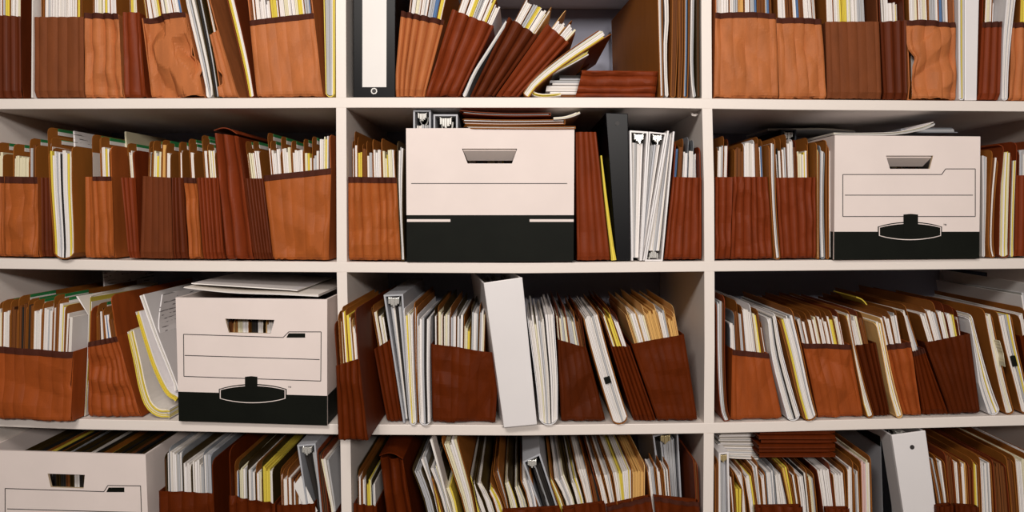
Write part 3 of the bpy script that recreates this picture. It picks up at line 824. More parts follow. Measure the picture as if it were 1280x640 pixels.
# ================================================================== TOP ROW, middle bay
c = (1, 2)
binder_spine(c, 'black ring binder with long white spine label, top row, middle bay', (441.5, -46), (494.5, -46), (494, 121), (441.5, 121), 'black', d=0.010,
             sheet=(0.22, 0.79, 0.075, 0.97), hole=(0.5, 0.045, 0.0050, 'steel'))
wallet(c, 'upright rust wallet with dark binding beside the black binder', (501.5, 13.5), (555, 25), 492, 530, 5, 0.55, 'A', True, d=0.006,
       cont=[(502, 510, -33, 'ww', 'k'), (510, 522, -34, 'wcw', ''), (522, 533, -33, 'wgw', 'k'), (533, 545, -32, 'gb', ''), (546, 555, -34, 'yyw', 'k')])
wallet(c, 'dark rust wallet leaning with a plain top', (565.5, 11), (617, 32), 532, 574, 4, 0.4, 'B', False, crum=0.25, d=0.008,
       cont=[(569, 579, -14, 'ww', 'k'), (579, 590, -16, 'wyw', ''), (590, 600, -12, 'gw', ''), (600, 608, -4, 'wcy', 'k'), (608, 616, 4, 'www', '')])
loose(c, 'paper_sheaf', 'thin curved grey folder squeezed between leaning rust wallets, top row, middle bay', 'papers', [(580, 121), (592.5, 92), (608.5, 66), (635, 24)], (5, 4), 'gwg', '', d=0.010, free=True)
wallet(c, 'steeply leaning dark wallet next to a curved grey folder', (636, 21), (672, 44), 588, 617, 3, 0.6, 'E', False, crum=0.2, d=0.012, free=True,
       cont=[(640, 649, 2, 'ww', 'k'), (649, 659, 6, 'gyw', ''), (659, 666, 12, 'wc', ''), (666, 672, 14, 'w', 'm')])
wallet(c, 'last steeply leaning rust wallet before the folded white sheaf', (684, 29.5), (711, 53), 620, 648, 3, 0.4, 'B', False, d=0.014, free=True,
       cont=[(687, 696, 26, 'w', 'm14'), (697, 710, 34, 'wwc', 'k')])
loose(c, 'file_folder', 'long white sheaf leaning at forty-five degrees with brown tab, top row, middle bay', 'folder', [(657, 121), (671, 103), (706, 75), (755, 42)], (9, 13), 'wcwwy', 'k', d=0.010, free=True)
loose(c, 'paper_sheaf', 'yellow-edged papers folded back in a hairpin on the board, top row, middle bay', 'papers', [(701, 118), (677, 119.5), (665, 114), (675, 99), (707, 82), (737, 65)], (4, 6), 'wywyw', '', d=0.016, round_=False, nv=16, free=True, depth=0.18)
loose(c, 'file_folder', 'dark red-brown folder slumped behind the hairpin of papers, top row, middle bay', 'folder', [(708, 141), (724, 95), (750, 52)], (14, 9), 'xn', 'r', d=0.21, depth=0.15, round_=False, free=True)
q_ = wallet(c, 'rust wallet lying on its side, papers showing', (719.5, 119.5), (728, 87), (819, 120), (823, 88), 3, 0.35, 'B', False, crum=0.45, d=0.005, depth=0.19,
       cont=[(0.05, 0.25, 1.35, 'nw', ''), (0.27, 0.50, 1.42, 'ww', ''), (0.52, 0.70, 1.38, 'wg', ''), (0.72, 0.9, 1.3, 'gx', '')], lift=0.0)
loose(c, 'file_folder', 'big kraft folder whose broad face shows beside the back panel, top row, middle bay', 'folder', [(827, 121), (824, -34)], (4, 7), 'wg', 'k', d=0.008, depth=0.36, sk=-0.10, flip=True)
loose(c, 'paper_sheaf', 'wavy white and grey papers beside the big kraft folder, top row, middle bay', 'papers', [(833.5, 121), (832, 60), (834, 20), (831.5, -34)], (4, 6), 'wgw', '', d=0.010)
loose(c, 'file_folder', 'kraft folder of kraft sheets, widest of the standing ones, top row, middle bay', 'folder', [(841, 121), (843, 60), (845, -34)], (6, 9), 'nn', 'k', d=0.007, flip=True)
loose(c, 'file_folder', 'thin kraft folder behind the widest kraft one, top row, middle bay', 'folder', [(849, 121), (851, 60), (851, -34)], (4, 6), 'n', 'k', d=0.012, flip=True)
loose(c, 'file_folder', 'grey-blue papers in a kraft folder near the white upright, top row, middle bay', 'folder', [(856.5, 121), (858, 60), (858.5, -34)], (6, 6), 'gbx', 'k', d=0.010, flip=True)
loose(c, 'paper_sheaf', 'thin white papers bent beside the olive folder, top row, middle bay', 'papers', [(868, 121), (865.5, 80), (866, 30), (867, -34)], (4, 5), 'wg', '', d=0.012)
loose(c, 'file_folder', 'olive folder pressed against the white upright, top row, middle bay', 'folder', [(873, 121), (873, -34)], (4.5, 5.5), 'xn', 'd', d=0.010, flip=True)

# ================================================================== TOP ROW, last bay
c = (1, 3)
wallet(c, 'flat light tan wallet standing against the white upright', (895, 15.5), (970, 17), 893.5, 973.5, 5, 0.10, 'A', True, L=-34, crum=0.28, d=0.004,
       cont=[(896, 910, -34, 'ww', ''), (911, 922, -33, 'wg', 'k'), (923, 930, -34, 'o', ''), (930, 937, -33, 'w', 'k'), (937, 946, -34, 'gb', ''), (946, 955, -34, 'n', 'k'), (955, 968, -33, 'gbn', 'k')])
wallet(c, 'light tan wallet with broad creases and dark top binding', (971, 22), (1027, 24), 975.5, 1034, 4, 0.14, 'A', True, crum=0.22, d=0.007,
       cont=[(971, 981, -33, 'www', 'k'), (982, 988, -34, 'n', ''), (989, 998, -33, 'wb', 'k'), (999, 1004, -34, 'n', 'k'), (1004, 1014, -33, 'ww', ''), (1015, 1026, -32, 'wgw', 'k')])
wallet(c, 'wide flat matte brown wallet with fine stripes', (1032.5, 27), (1099, 27), 1035.5, 1102.5, 6, 0.12, 'C', False, Rt=-34, d=0.006,
       cont=[(1033, 1041, -34, 'ww', 'k'), (1042, 1053, -33, 'wcy', ''), (1053, 1064, -32, 'ywc', ''), (1064, 1082, -34, 'wgg', '')])
wallet(c, 'narrow dark brown pleated wallet beside the torn one', (1101.5, 27), (1133, 25), 1106.5, 1135, 3, 0.5, 'E', False, L=-34, Rt=-20, d=0.010,
       cont=[(1103, 1111, -34, 'ww', ''), (1111, 1121, 2, 'www', ''), (1121, 1128, 3, 'yw', '')])
wallet(c, 'crumpled tan wallet with a tear halfway down one side', (1134.5, 25), (1195, 28), 1138, 1197, 4, 0.16, 'A', True, Rt=-34, crum=0.75, d=0.004,
       eL=[(0, 3), (0.4, 4), (0.52, 8), (0.56, 5), (0.62, 0), (0.7, -1.5), (1, 0)],
       cont=[(1136, 1147, -34, 'wwc', 'k'), (1148, 1158, -33, 'wcw', ''), (1160, 1174, -34, 'ggw', 'k'), (1174, 1187, -33, 'bgw', '')])
loose(c, 'file_folder', 'thin white folder with a yellow edge beside the blank white binder, top row, last bay', 'folder', [(1201, 126), (1200.5, -34)], (6, 7), 'wgy', 'V', d=0.008)
binder_spine(c, 'blank white ring binder spine between tan wallets, top row, last bay', (1206, -46), (1225, -46), (1221, 126), (1206, 126), 'whitev', d=0.006)
wallet(c, 'narrow rust wallet beside the blank white binder', (1229, 28), (1253, 27), 1224, 1250, 3, 0.45, 'B', True, L=-34, d=0.008,
       cont=[(1230, 1239, -34, 'wcw', 'k'), (1239, 1246, 2, 'ww', ''), (1247, 1253, 8, 'wc', '')])
loose(c, 'file_folder', 'white folder bulging between the last two wallets, top row, last bay', 'folder', [(1255, 126), (1256, 80), (1260, 30), (1267, -34)], (7, 12), 'wgw', 'V', d=0.006)
wallet(c, 'last tan wallet cut off by the picture edge', (1266.5, 28), (1300, 28), 1262.5, 1302, 3, 0.4, 'A', True, L=-10, crum=0.4, d=0.010,
       cont=[(1272, 1286, -34, 'yyw', 'k'), (1287, 1298, -33, 'ww', '')])
# ================================================================== SECOND ROW, first bay
c = (2, 1)
wallet(c, 'tan wallet with dark binding cut by the picture edge', (-18, 220), (4, 221), -18, 4, 2, 0.15, 'A', True, crum=0.3, d=0.010, green=True,
       cont=[(-17, -8, 186, 'ww', 'k9'), (-6, 4, 190, 'cc', 'k13')], sh=8)
wallet(c, 'tan wallet with bulging foot and pale note', (5.5, 221), (45.5, 221.5), 4.5, 46.5, 3, 0.12, 'A', True, crum=0.4, d=0.004, green=True, sh=8,
       cont=[(8, 36, 194, 'cccccc', 'k15'), (37, 45, 180, 'gn', 'k8')])
wallet(c, 'narrow dark wallet behind the thick folded sheaf', (47.5, 222), (66, 222), 48.5, 68, 3, 0.6, 'E', False, d=0.030, green=True,
       cont=[(47, 53, 180, 'gy', 'k8'), (54, 60, 176, 'wn', 'k18'), (61, 66, 182, 'wg', 'k12')])
loose(c, 'file_folder', 'thick folder of white papers with yellow edges overhanging the board, second row, first bay', 'folder',
      [(81, 318.5), (80, 285), (77, 230), (76, 183)], (25, 30), 'ywwgwxwwwyww', 'k5', d=-0.012, depth=0.30, flip=True, jt=0.006)
loose(c, 'paper_sheet', 'grey printed page rising behind the thick folded sheaf, second row, first bay', 'paper', [(97, 322), (94, 250), (90, 166)], (2, 2.4), 'w', '', d=0.075, depth=0.20, round_=False, page=True)
wallet(c, 'pinkish narrow wallet just past the thick sheaf', (106.5, 221), (114.5, 221), 106.5, 118.5, 1, 0.2, 'A', False, crum=0.2, d=0.014, green=True,
       cont=[(107, 114, 189, 'wwx', 'k22')])
wallet(c, 'slim tan wallet with one tall plain brown side', (115.5, 221), (138.5, 221), 119.5, 141.5, 2, 0.25, 'A', True, Rt=181, crum=0.25, d=0.004, green=True, sh=5,
       cont=[(116, 125, 187, 'wwc', 'k17'), (126, 138, 184, 'wyw', 'k14')])
loose(c, 'paper_sheet', 'cream note standing taller than the brown side panel beside it, second row, first bay', 'paper', [(164, 322), (158, 240), (155, 165)], (2.5, 2.5), 'c', '', d=0.10, depth=0.16, round_=False)
wallet(c, 'narrow pleated rust wallet leaning after the tall brown side', (151, 222), (168, 222), 160.5, 173, 3, 0.6, 'B', False, Rt=187, d=0.012, green=True,
       cont=[(152, 158, 188, 'wc', 'k10'), (159, 168, 187, 'wcw', 'k9')])
wallet(c, 'flat matte brown wallet with fine upright stripes', (178, 220), (213, 222), 174, 214.5, 5, 0.14, 'C', False, d=0.006, green=True,
       cont=[(178, 184, 188, 'wb', 'k13'), (184, 190, 188, 'wx', 'k6'), (190, 201, 187, 'cwyc', 'k12'), (202, 206, 180, 'o', 'k6'), (207, 213, 188, 'ww', 'k10')])
wallet(c, 'dark pleated wallet beside the matte striped one', (214, 222), (228.5, 222), 216.5, 234, 3, 0.7, 'E', False, d=0.014, green=True,
       cont=[(214, 219, 188, 'wb', 'k12'), (220, 228, 187, 'www', 'k10')])
wallet(c, 'small crumpled tan wallet with dark binding', (230, 222), (245, 223), 236, 251, 2, 0.3, 'A', True, crum=0.8, d=0.008, green=True,
       cont=[(230, 236, 190, 'xn', 'k18'), (237, 244, 188, 'ww', 'k10')])
wallet(c, 'dark fan-pleated wallet beside the tall closed one', (246.5, 222), (272, 222), 254, 279, 5, 0.75, 'B', False, d=0.012, green=True,
       cont=[(247, 254, 175, 'nn', 'k7'), (255, 260, 186, 'w', 'k14'), (261, 271, 187, 'cwyw', 'k8')])
wallet(c, 'tall closed rust wallet with rounded flap above its neighbours', (267.5, 166), (296, 170), 283, 315.5, 2, 0.7, 'B', False, crum=0.35, d=0.004, flap=True)
wallet(c, 'dark narrow-pleated wallet leaning on the big tan one', (304, 223), (328.5, 223), 317.5, 340, 6, 0.7, 'E', False, d=0.014, green=True,
       cont=[(302, 313, 191, 'wwc', 'k16'), (314, 321, 190, 'cw', ''), (321, 328, 187, 'ww', 'k12')])
wallet(c, 'biggest tan wallet with slanted top binding', (329.5, 220), (413.5, 210.5), 341.5, 410, 6, 0.06, 'A', True, Rt=172, crum=0.2, d=0.002, green=True, sh=7,
       cont=[(328, 338, 185, 'yw', 'k20'), (339, 351, 186, 'www', 'k12'), (352, 364, 183, 'wwc', 'k14'), (365, 379, 186, 'www', 'k12'), (380, 389, 190, 'cyw', 'k18'), (391, 400, 188, 'wgw', 'k19'), (400, 412, 170, 'wcyw', '')])

# ================================================================== SECOND ROW, middle bay
c = (2, 2)
wallet(c, 'tan pleated wallet against the first white upright', (434, 221.5), (495, 222), 434.5, 500.5, 6, 0.3, 'A', True, crum=0.25, d=0.003, sh=7,
       cont=[(434, 441, 184, 'wg', 'k9'), (442, 447, 176, 'w', 'k13'), (447, 452, 188, 'y', 'k18'), (453, 457, 183, 'n', 'k4'), (458, 464, 190, 'wg', 'k15'), (466, 476, 187, 'www', 'k14'), (477, 494, 187, 'cyccw', 'k15')])
loose(c, 'file_folder', 'grey-green folder squeezed beside the biggest white box, second row, middle bay', 'folder', [(503.8, 328), (500, 260), (501, 186)], (4.5, 9), 'wgw', 'd8', d=0.010)
pos = storage_box(c, 'biggest white box with broad black base and two short white bars', (507.5, 162.5), (718, 162), (717, 329), (508.5, 329.5), (271, 271),
            [(584.5, 206.5), (640, 206.5), (646.5, 188), (577.5, 188)], d=-0.004, line=[((514, 231.5), (709, 231.5))],
            bars=[((508.8, 277.8), (563, 277.8), 3.2, 'carton'), ((662, 277.8), (717, 277.8), 3.2, 'carton')])
box_contents(c, pos, [(0.36 + i * 0.058, 0.408 + i * 0.058, 0.845 - 0.01 * (i % 2), ('ww', 'xn', 'wc', 'wy', 'nx')[i], ('k1', 'd2', '', 'k2', 'd1')[i]) for i in range(5)], 0.040, 0.26, 'in the biggest white box')
binder_end(c, 'grey ring binder standing in the biggest white box, ring clasp at its edge, outer one', (517, 138.5), (538, 138.5), (538, 324), (517, 324), 'greyv', 'wg', d=0.026, depth=0.20, snap=False, papers_top=16, cs=1.2)
binder_end(c, 'wider grey ring binder standing in the biggest white box beside a narrower one', (542, 144), (572, 144), (572, 322), (542, 322), 'greyv', 'ww', d=0.016, depth=0.20, snap=False, papers_top=18, cs=1.6)
def flat(cell, name, label, cat, path, th, cols, cov, d, depth, **kw):
    return loose(cell, name, label, cat, path, th, cols, cov, d=d, depth=depth, snap=False, round_=False, nv=kw.pop('nv', 10), **kw)
flat(c, 'file_folder', 'flat folder of grey papers lowest on the biggest white box, second row', 'folder', [(719, 159.5), (690, 159.6), (640, 159.4), (583, 158.8)], (3, 4), 'wgcw', 'k3', -0.006, 0.30)
flat(c, 'file_folder', 'thin brown folder lying second in the pile on the biggest white box', 'folder', [(706, 152.4), (660, 153), (620, 153), (579, 152)], (6, 7), 'wnnxw', 'k2', -0.002, 0.30)
flat(c, 'file_folder', 'black flat folder topmost on the pile over the biggest white box', 'folder', [(688, 143), (640, 143.5), (600, 142), (577, 140)], (4, 4), 'xgx', 'r', 0.004, 0.30)
flat(c, 'paper_sheaf', 'curled white and cream papers spilling off the pile on the biggest white box', 'papers', [(692, 148), (705, 147), (716, 144), (725, 140)], (3, 4), 'wcw', '', -0.008, 0.20)
wallet(c, 'tall closed rust wallet between box and black binder', (720, 165), (745, 165), 722, 762.5, 4, 0.35, 'B', False, d=0.006, crum=0.15)
loose(c, 'paper_sheet', 'thin yellow sheet leaning along the tall rust wallet, second row, middle bay', 'paper', [(767.5, 326), (758.5, 256), (751.5, 192)], (6, 2), 'y', '', d=0.010, round_=False)
binder_spine(c, 'glossy black ring binder beside two white open-edged binders, second row', (757, 141), (785, 142), (787.5, 326), (769, 326), 'black', d=0.030, hole=(0.5, 0.93, 0.004, None))
binder_end(c, 'white ring binder next to the black one, metal clasp at top, second row', (787.5, 164.5), (810, 166), (801, 326), (790, 326), 'whitev', 'wgww', d=0.008, cs=1.25, papers_top=13)
binder_end(c, 'second white ring binder from the black one, clasp at top, narrow foot', (811.5, 166), (832.5, 168), (804.8, 326), (801.8, 326), 'whitev', 'ggw', d=0.012, cs=1.15, papers_top=13, t=0.0026)
binder_end(c, 'white ring binder standing on its spine with the clasp near the board', (835, 164), (842.5, 165), (828, 326), (806, 326), 'whitev', 'wwgw', d=0.008, cs=1.2, up=False, papers_top=12, t=0.0030)
wallet(c, 'dark rust wallet pressed against the second white upright', (842, 221), (877, 222), 831, 877, 5, 0.45, 'B', False, L=177, Rt=182, crum=0.2, d=0.005,
       cont=[(843, 847, 186, 'b', 'd4'), (847, 852, 181, 'n', 'k9'), (853, 859, 186, 'ww', 't16'), (860, 866, 188, 'ww', 't14'), (867, 877, 190, 'wgw', '')])

# ================================================================== SECOND ROW, last bay
c = (2, 3)
wallet(c, 'creased dark rust wallet against the second white upright', (895.5, 221), (916.5, 221.5), 895, 913, 2, 0.4, 'B', False, crum=0.5, d=0.004,
       cont=[(896, 904, 182, 'wwg', 'k13'), (904, 909, 181, 'w', 'k8'), (910, 917, 180, 'n', 'r7')])
wallet(c, 'dark rust wallet with uneven deep pleats', (917.5, 221), (960, 221), 914.5, 966, 5, 0.5, 'B', False, crum=0.25, d=0.006,
       cont=[(918, 929, 183, 'nnn', 'k5'), (929, 943, 178, 'www', 'V4'), (943, 948, 177, 'n', 'k7'), (948, 955, 181, 'wb', 'k8'), (955, 960, 190, 'n', 'k10')])
loose(c, 'file_folder', 'kraft folder with a white page edge between dark rust wallets, second row', 'folder', [(971.5, 327), (966, 260), (964.5, 182)], (7, 8.5), 'nwg', 'k', d=0.003)
wallet(c, 'dark rust wallet with straight pleats ahead of loose folders', (970.5, 222), (1020, 221.5), 977, 1020.5, 5, 0.45, 'B', False, crum=0.15, d=0.007, depth=0.15, shallow=0.10,
       cont=[(970, 977, 185, 'wxw', 'k14'), (977, 984, 184, 'wg', 'k17'), (984, 991, 176, 'ww', 'V3'), (992, 996, 180, 'n', 'r6'), (996, 1013, 188, 'cwyw', 'k9'), (1013, 1019, 186, 'yo', 'k15')])
binder_end(c, 'dark grey ring binder peeping over the straight-pleated wallet', (977, 164), (995, 164), (994, 318), (978, 318), 'navy', 'gw', d=0.172, depth=0.16, cs=1.3, free=True, papers_top=14)
loose(c, 'file_folder', 'yellowish folder first of the loose ones before the white box, second row', 'folder', [(1021.6, 326), (1022, 189)], (3.6, 4.0), 'yc', 'k9', d=0.010, depth=0.15, flip=True)
loose(c, 'file_folder', 'grey folder with pale papers second from the kraft one near the white box', 'folder', [(1028, 325), (1026, 250), (1027.5, 189)], (5.5, 6.5), 'wgw', 't7', d=0.012, depth=0.15, flip=True)
loose(c, 'file_folder', 'kraft folder standing in the loose row beside the smaller white box', 'folder', [(1034, 325), (1033.5, 182)], (3.6, 4.6), 'nn', 'k', d=0.008, depth=0.15, flip=True)
loose(c, 'paper_sheaf', 'white papers squeezed against the smaller white box, second row, last bay', 'papers', [(1039.4, 325), (1039, 190)], (4.6, 5), 'wwp', '', d=0.010)
pos = storage_box(c, 'white box with writing lines and pull emblem, second row, curled papers on top', (1043.5, 168), (1225.5, 169.5), (1224, 322), (1042.5, 323.5), (288.5, 288.5),
            [(1112.5, 210), (1162, 210), (1166.5, 193.5), (1107.5, 193.5)], d=-0.008,
            outline=[(1053.5, 269.5), (1219, 269.5), (1219, 210), (1182, 210), (1177, 217), (1053.5, 217)], line=[((1056, 242.8), (1216, 242.8))],
            logo=(1098.5, 1176, 277.5, 299, 1129, 1147, 267, 292))
box_contents(c, pos, [(0.36 + i * 0.065, 0.418 + i * 0.065, 0.80 - 0.01 * (i % 2), ('wx', 'xn', 'wc', 'wg', 'nx')[i], ('k1', 'd2', '', 'k2', 'd1')[i]) for i in range(5)], 0.040, 0.26, 'in the second-row emblem box')
flat(c, 'paper_sheaf', 'white papers curling upwards at one end on the smaller white box', 'papers', [(1042, 167), (1080, 167.5), (1120, 166.5), (1150, 161), (1169, 154)], (2.5, 5), 'wcgw', '', -0.004, 0.26)
flat(c, 'paper_sheaf', 'flat grey papers lying under the curling ones on the smaller white box', 'papers', [(960, 162), (1000, 161.5), (1030, 161.2), (1070, 164)], (3, 2.4), 'gcg', '', 0.19, 0.14)
flat(c, 'file_folder', 'grey plastic folder edge lying behind the curling papers on the white box', 'folder', [(1126, 164), (1160, 163), (1193, 163)], (6, 6), 'gg', 't', 0.06, 0.2)
loose(c, 'paper_sheaf', 'white papers squeezed after the smaller white box, second row', 'papers', [(1229.5, 321), (1231, 250), (1231, 193)], (3, 6), 'wgw', '', d=0.010)
loose(c, 'file_folder', 'kraft folder curling at its foot around white papers, second row', 'folder', [(1240, 321.5), (1237.5, 300), (1239, 250), (1243.5, 196)], (6, 9), 'nnww', 'k7', d=0.002, flip=True)
loose(c, 'file_folder', 'thick white and yellow sheaf bulging at its foot, second row, last bay', 'folder', [(1254, 321.5), (1255, 270), (1257, 189)], (13, 14), 'wcywyc', 'r8', d=-0.004, flip=True)
loose(c, 'paper_sheaf', 'yellow-edged thin papers before the last brown wallet, second row', 'papers', [(1264.6, 321), (1266, 260), (1268.2, 200)], (4, 4.4), 'wyc', '', d=0.006)
wallet(c, 'brown wallet at the picture edge after yellow-edged papers', (1272, 219), (1300, 219), 1269, 1300, 3, 0.4, 'B', False, L=176, d=0.006,
       cont=[(1273, 1283, 186, 'gw', 'r10'), (1284, 1296, 188, 'ww', 'k')])
# ================================================================== THIRD ROW, first bay
c = (3, 1)
wallet(c, 'broad tan wallet with worn corner overhanging the board', (-17, 432), (91, 440), -17, 87, 7, 0.07, 'A', True, crum=0.22, d=-0.030, depth=0.36, green=True, sh=7.5,
       eR=[(0, 0), (0.45, 0), (0.52, -2.5), (0.7, -1.5), (1, 0)],
       cont=[(-16, -8, 388, 'ww', 'k'), (-7, 1, 384, 'wc', 'k10'), (2, 11, 387, 'www', 'k16'), (12, 22, 382, 'nnn', 'k10'), (22, 32, 379, 'nxn', 'k12'), (33, 39, 380, 'xn', 'k8'), (40, 52, 386, 'www', 'k14'), (52, 65, 384, 'wgww', 'k8'), (66, 72, 378, 'wn', 'k12'), (72, 80, 380, 'wyw', 'k8'), (81, 90, 392, 'wnw', '')])
loose(c, 'paper_sheaf', 'untidy white papers fanned beside the broad tan wallet, third row, first bay', 'papers', [(103, 523), (103, 460), (101, 366)], (3.5, 14), 'wwwyw', '', d=0.020, round_=False, jt=0.016, depth=0.25)
loose(c, 'paper_sheet', 'tall grey-white page rising behind the untidy papers, third row, first bay', 'paper', [(139, 498), (133, 430), (128, 344)], (1.6, 1.6), 'w', '', d=0.15, depth=0.20, round_=False, page=True)
wallet(c, 'crumpled tan wallet with stretched dark bellows', (110, 428), (145, 421), 109.5, 174.5, 6, 0.45, 'A', True, L=380, Rt=373, crum=0.5, d=0.004, green=True, sh=6,
       cont=[(110, 118, 392, 'wwx', 'k8'), (119, 128, 386, 'nwn', 'k10'), (130, 138, 393, 'wbw', 'k14'), (138, 144, 398, 'n', 'k12')])
loose(c, 'paper_sheaf', 'pale yellow papers slumped in a curve on the board, third row, first bay', 'papers', [(212, 514.5), (197, 514), (184, 503), (176, 480), (170, 450), (161, 410)], (12, 9), 'wycywcyw', '', d=0.000, round_=False, nv=14, depth=0.22)
loose(c, 'paper_sheaf', 'bright yellow papers curving beside the slumped pale ones, third row, first bay', 'papers', [(221, 499), (208, 490), (194, 462), (183, 430), (170.5, 388)], (9, 7), 'wyyyw', '', d=0.006, round_=False, nv=14, depth=0.22, snap=False)
loose(c, 'paper_sheaf', 'white printed pages arching over the yellow papers beside the box, third row', 'papers', [(221, 488), (208, 455), (194, 420), (176, 369)], (6, 8), 'wgw', '', d=0.010, round_=False, nv=12, depth=0.20, snap=False)
loose(c, 'paper_sheet', 'curled printed page standing against the white box, third row, first bay', 'paper', [(219.5, 474), (206, 442), (198, 408), (203, 364)], (1.6, 1.6), 'w', '', d=0.030, round_=False, nv=12, depth=0.20, snap=False, page=True)
pos = storage_box(c, 'white box with writing lines, open hand hole and papers lying on it, third row', (219.5, 371), (409, 373.5), (409, 531), (223.5, 525.5), (488.7, 494),
            [(286, 415), (338.5, 416), (343, 399), (281.5, 397.5)], d=-0.012, flap=False,
            outline=[(230, 469.6), (401, 475.5), (401.5, 414), (361, 414), (354, 421), (229.5, 417)], line=[((231, 443.4), (399.5, 448.6))],
            logo=(275, 357, 480.5, 503, 306.5, 322, 470, 488), pill=(358, 415.8, 381.5, 421.2, 3))
in_box = 'in the third-row box'
box_contents(c, pos, [(0.05 + i * 0.1, 0.135 + i * 0.1, 0.86 - 0.02 * (i % 3), ('ww', 'gw', 'wn', 'cw', 'xw', 'wg', 'nw', 'ww', 'cg')[i], ('k', 'd', 'm')[i % 3]) for i in range(9)], 0.022, 0.30, in_box)
flat(c, 'paper_sheaf', 'white papers lying slightly bent on the box of the third row', 'papers', [(398, 369.5), (350, 367.4), (300, 366), (262, 363), (228, 359)], (3, 1.6), 'ww', '', -0.016, 0.27)
flat(c, 'paper_sheet', 'upper curled white sheet on the box of the third row', 'paper', [(372, 363.2), (330, 360.5), (290, 358), (236, 354.5)], (1.4, 1.4), 'w', '', -0.006, 0.24)

# ================================================================== THIRD ROW, middle bay
c = (3, 2)
wallet(c, 'dark rust wallet hanging out over the board edge', (420, 457), (448, 449), 423, 459, 4, 0.5, 'B', False, L=400, Rt=391, crum=0.4, d=-0.105, depth=0.33, free=True,
       cont=[(419, 425, 400, 'cg', 'k9'), (425, 431, 396, 'nc', 'k8'), (431, 436, 388, 'wy', 'k6'), (436, 441, 392, 'yw', 'k8'), (442, 448, 406, 'www', 'm10')])
wallet(c, 'narrow rust wallet leaning on the grey binder', (467, 437), (487, 425), 484, 502, 3, 0.4, 'B', False, crum=0.2, d=0.010,
       cont=[(466, 471, 386, 'xn', 'k12'), (472, 478, 388, 'wc', 'k10'), (478, 485, 392, 'wcw', 'd8')])
binder_end(c, 'grey ring binder with big shiny clasp standing between folders, third row', (480, 372), (503.5, 371), (513, 531), (505, 531), 'greyv', 'gwxg', d=0.002, depth=0.29, cs=1.5, papers_top=14)
loose(c, 'file_folder', 'white folder with a yellow line and rounded foot, beside the grey binder, third row', 'folder', [(516, 533), (512.5, 470), (510, 393)], (9, 11), 'wywcw', 'V', d=-0.006)
loose(c, 'file_folder', 'thin brown-backed papers between two white rounded folders, third row', 'folder', [(521.5, 531), (519.5, 460), (519, 386)], (3, 4), 'wn', 'k', d=0.012)
loose(c, 'file_folder', 'white folder gaping open at its rounded foot, third row, middle bay', 'folder', [(531.5, 535), (529.5, 470), (529.5, 400)], (13, 16), 'wwwgxxw', 'V3', d=-0.008, jt=0.006)
wallet(c, 'wide dark rust wallet with frayed edge beside white binder', (539, 430), (624, 441.5), 541, 619, 6, 0.08, 'B', False, crum=0.3, d=0.004,
       eR=[(0, 0), (0.7, 0), (0.78, 3), (0.83, 7), (0.95, 6), (1, 2)],
       cont=[(539, 546, 392, 'wn', 'd12'), (546, 553, 390, 'cw', 'k10'), (553, 562, 392, 'wcw', 'd14'), (562, 570, 394, 'gw', 'k14'), (570, 579, 393, 'wgw', 'd10'), (579, 588, 407, 'cy', 'k18'), (588, 598, 390, 'gwg', 'd10'), (598, 606, 388, 'gwc', 'k8')])
binder_spine(c, 'big white ring binder leaning with its plain spine outwards, third row', (604.5, 357), (653, 350), (671.5, 534), (630, 538), 'whitev', d=-0.020, depth=0.27, sk=-0.16)
loose(c, 'file_folder', 'bulky white sheaf in a clear cover beside the leaning white binder, third row', 'folder', [(686, 530), (683, 470), (675.5, 392)], (22, 34), 'wwcwgwwxwww', 'V2', d=-0.006, jt=0.010)
wallet(c, 'dark wallet half hidden behind the bulky white sheaf', (697, 424), (733, 435), 702, 757, 5, 0.15, 'E', False, Rt=388, crum=0.3, d=0.012,
       cont=[(694, 701, 392, 'c', 'r14'), (701, 710, 394, 'cgc', 'r16'), (711, 722, 396, 'gcg', 'k10'), (723, 732, 398, 'n', 'r12')])
loose(c, 'file_folder', 'leaning white sheaf with a small black clip, third row, middle bay', 'folder', [(777, 529), (764, 488), (750, 440), (738, 394)], (20, 20), 'wwwwgww', 'k3', d=-0.004, clip=(0.43, 0.028, 'cblack'))
wallet(c, 'dark bellows wallet squeezed beside the pinstriped one', (763.5, 433), (787, 433), 793, 820, 5, 0.85, 'B', False, d=0.010,
       cont=[(751, 759, 398, 'ww', 'k9'), (759, 768, 391, 'wcy', 'r11'), (769, 775, 392, 'y', 'k10'), (776, 785, 399, 'ww', 'r10')])
wallet(c, 'pinstriped dark rust wallet full of manila folders', (789.5, 430), (855, 418), 822.5, 872, 6, 0.10, 'B', False, crum=0.2, d=0.004, sag=0.006,
       cont=[(778, 792, 392, 'oo', 'm10'), (793, 803, 392, 'cww', 'm8'), (803, 812, 390, 'wc', 'm12'), (813, 827, 388, 'oooo', 'm8'), (828, 838, 388, 'wwg', 'm6'), (838, 847, 396, 'oo', 'm8'), (848, 854, 392, 'o', 'm16')])

# ================================================================== THIRD ROW, last bay
c = (3, 3)
loose(c, 'file_folder', 'brown-edged grey sheaf curving at its foot against the white upright, third row', 'folder', [(909, 523), (904, 505), (901, 450), (900.5, 374)], (8, 11), 'gwggn', 'r', d=0.006, depth=0.26)
wallet(c, 'rust-tan wallet flaring to its foot near the upright', (916, 437), (961, 442), 914.5, 978, 4, 0.14, 'A', True, crum=0.25, d=0.002, sh=6.5,
       cont=[(913, 921, 404, 'www', 't22'), (921, 926, 388, 'n', 'k18'), (926, 932, 390, 'gn', 'k12'), (932, 943, 385, 'www', 'V8'), (943, 951, 392, 'cyn', 'k8'), (952, 960, 408, 'nw', 'k10')])
loose(c, 'file_folder', 'white sheaf with a gap at its rounded foot, after the flaring wallet, third row', 'folder', [(993, 525), (983, 490), (970, 440), (962, 395)], (16, 14), 'wwgxww', 'V3', d=-0.002)
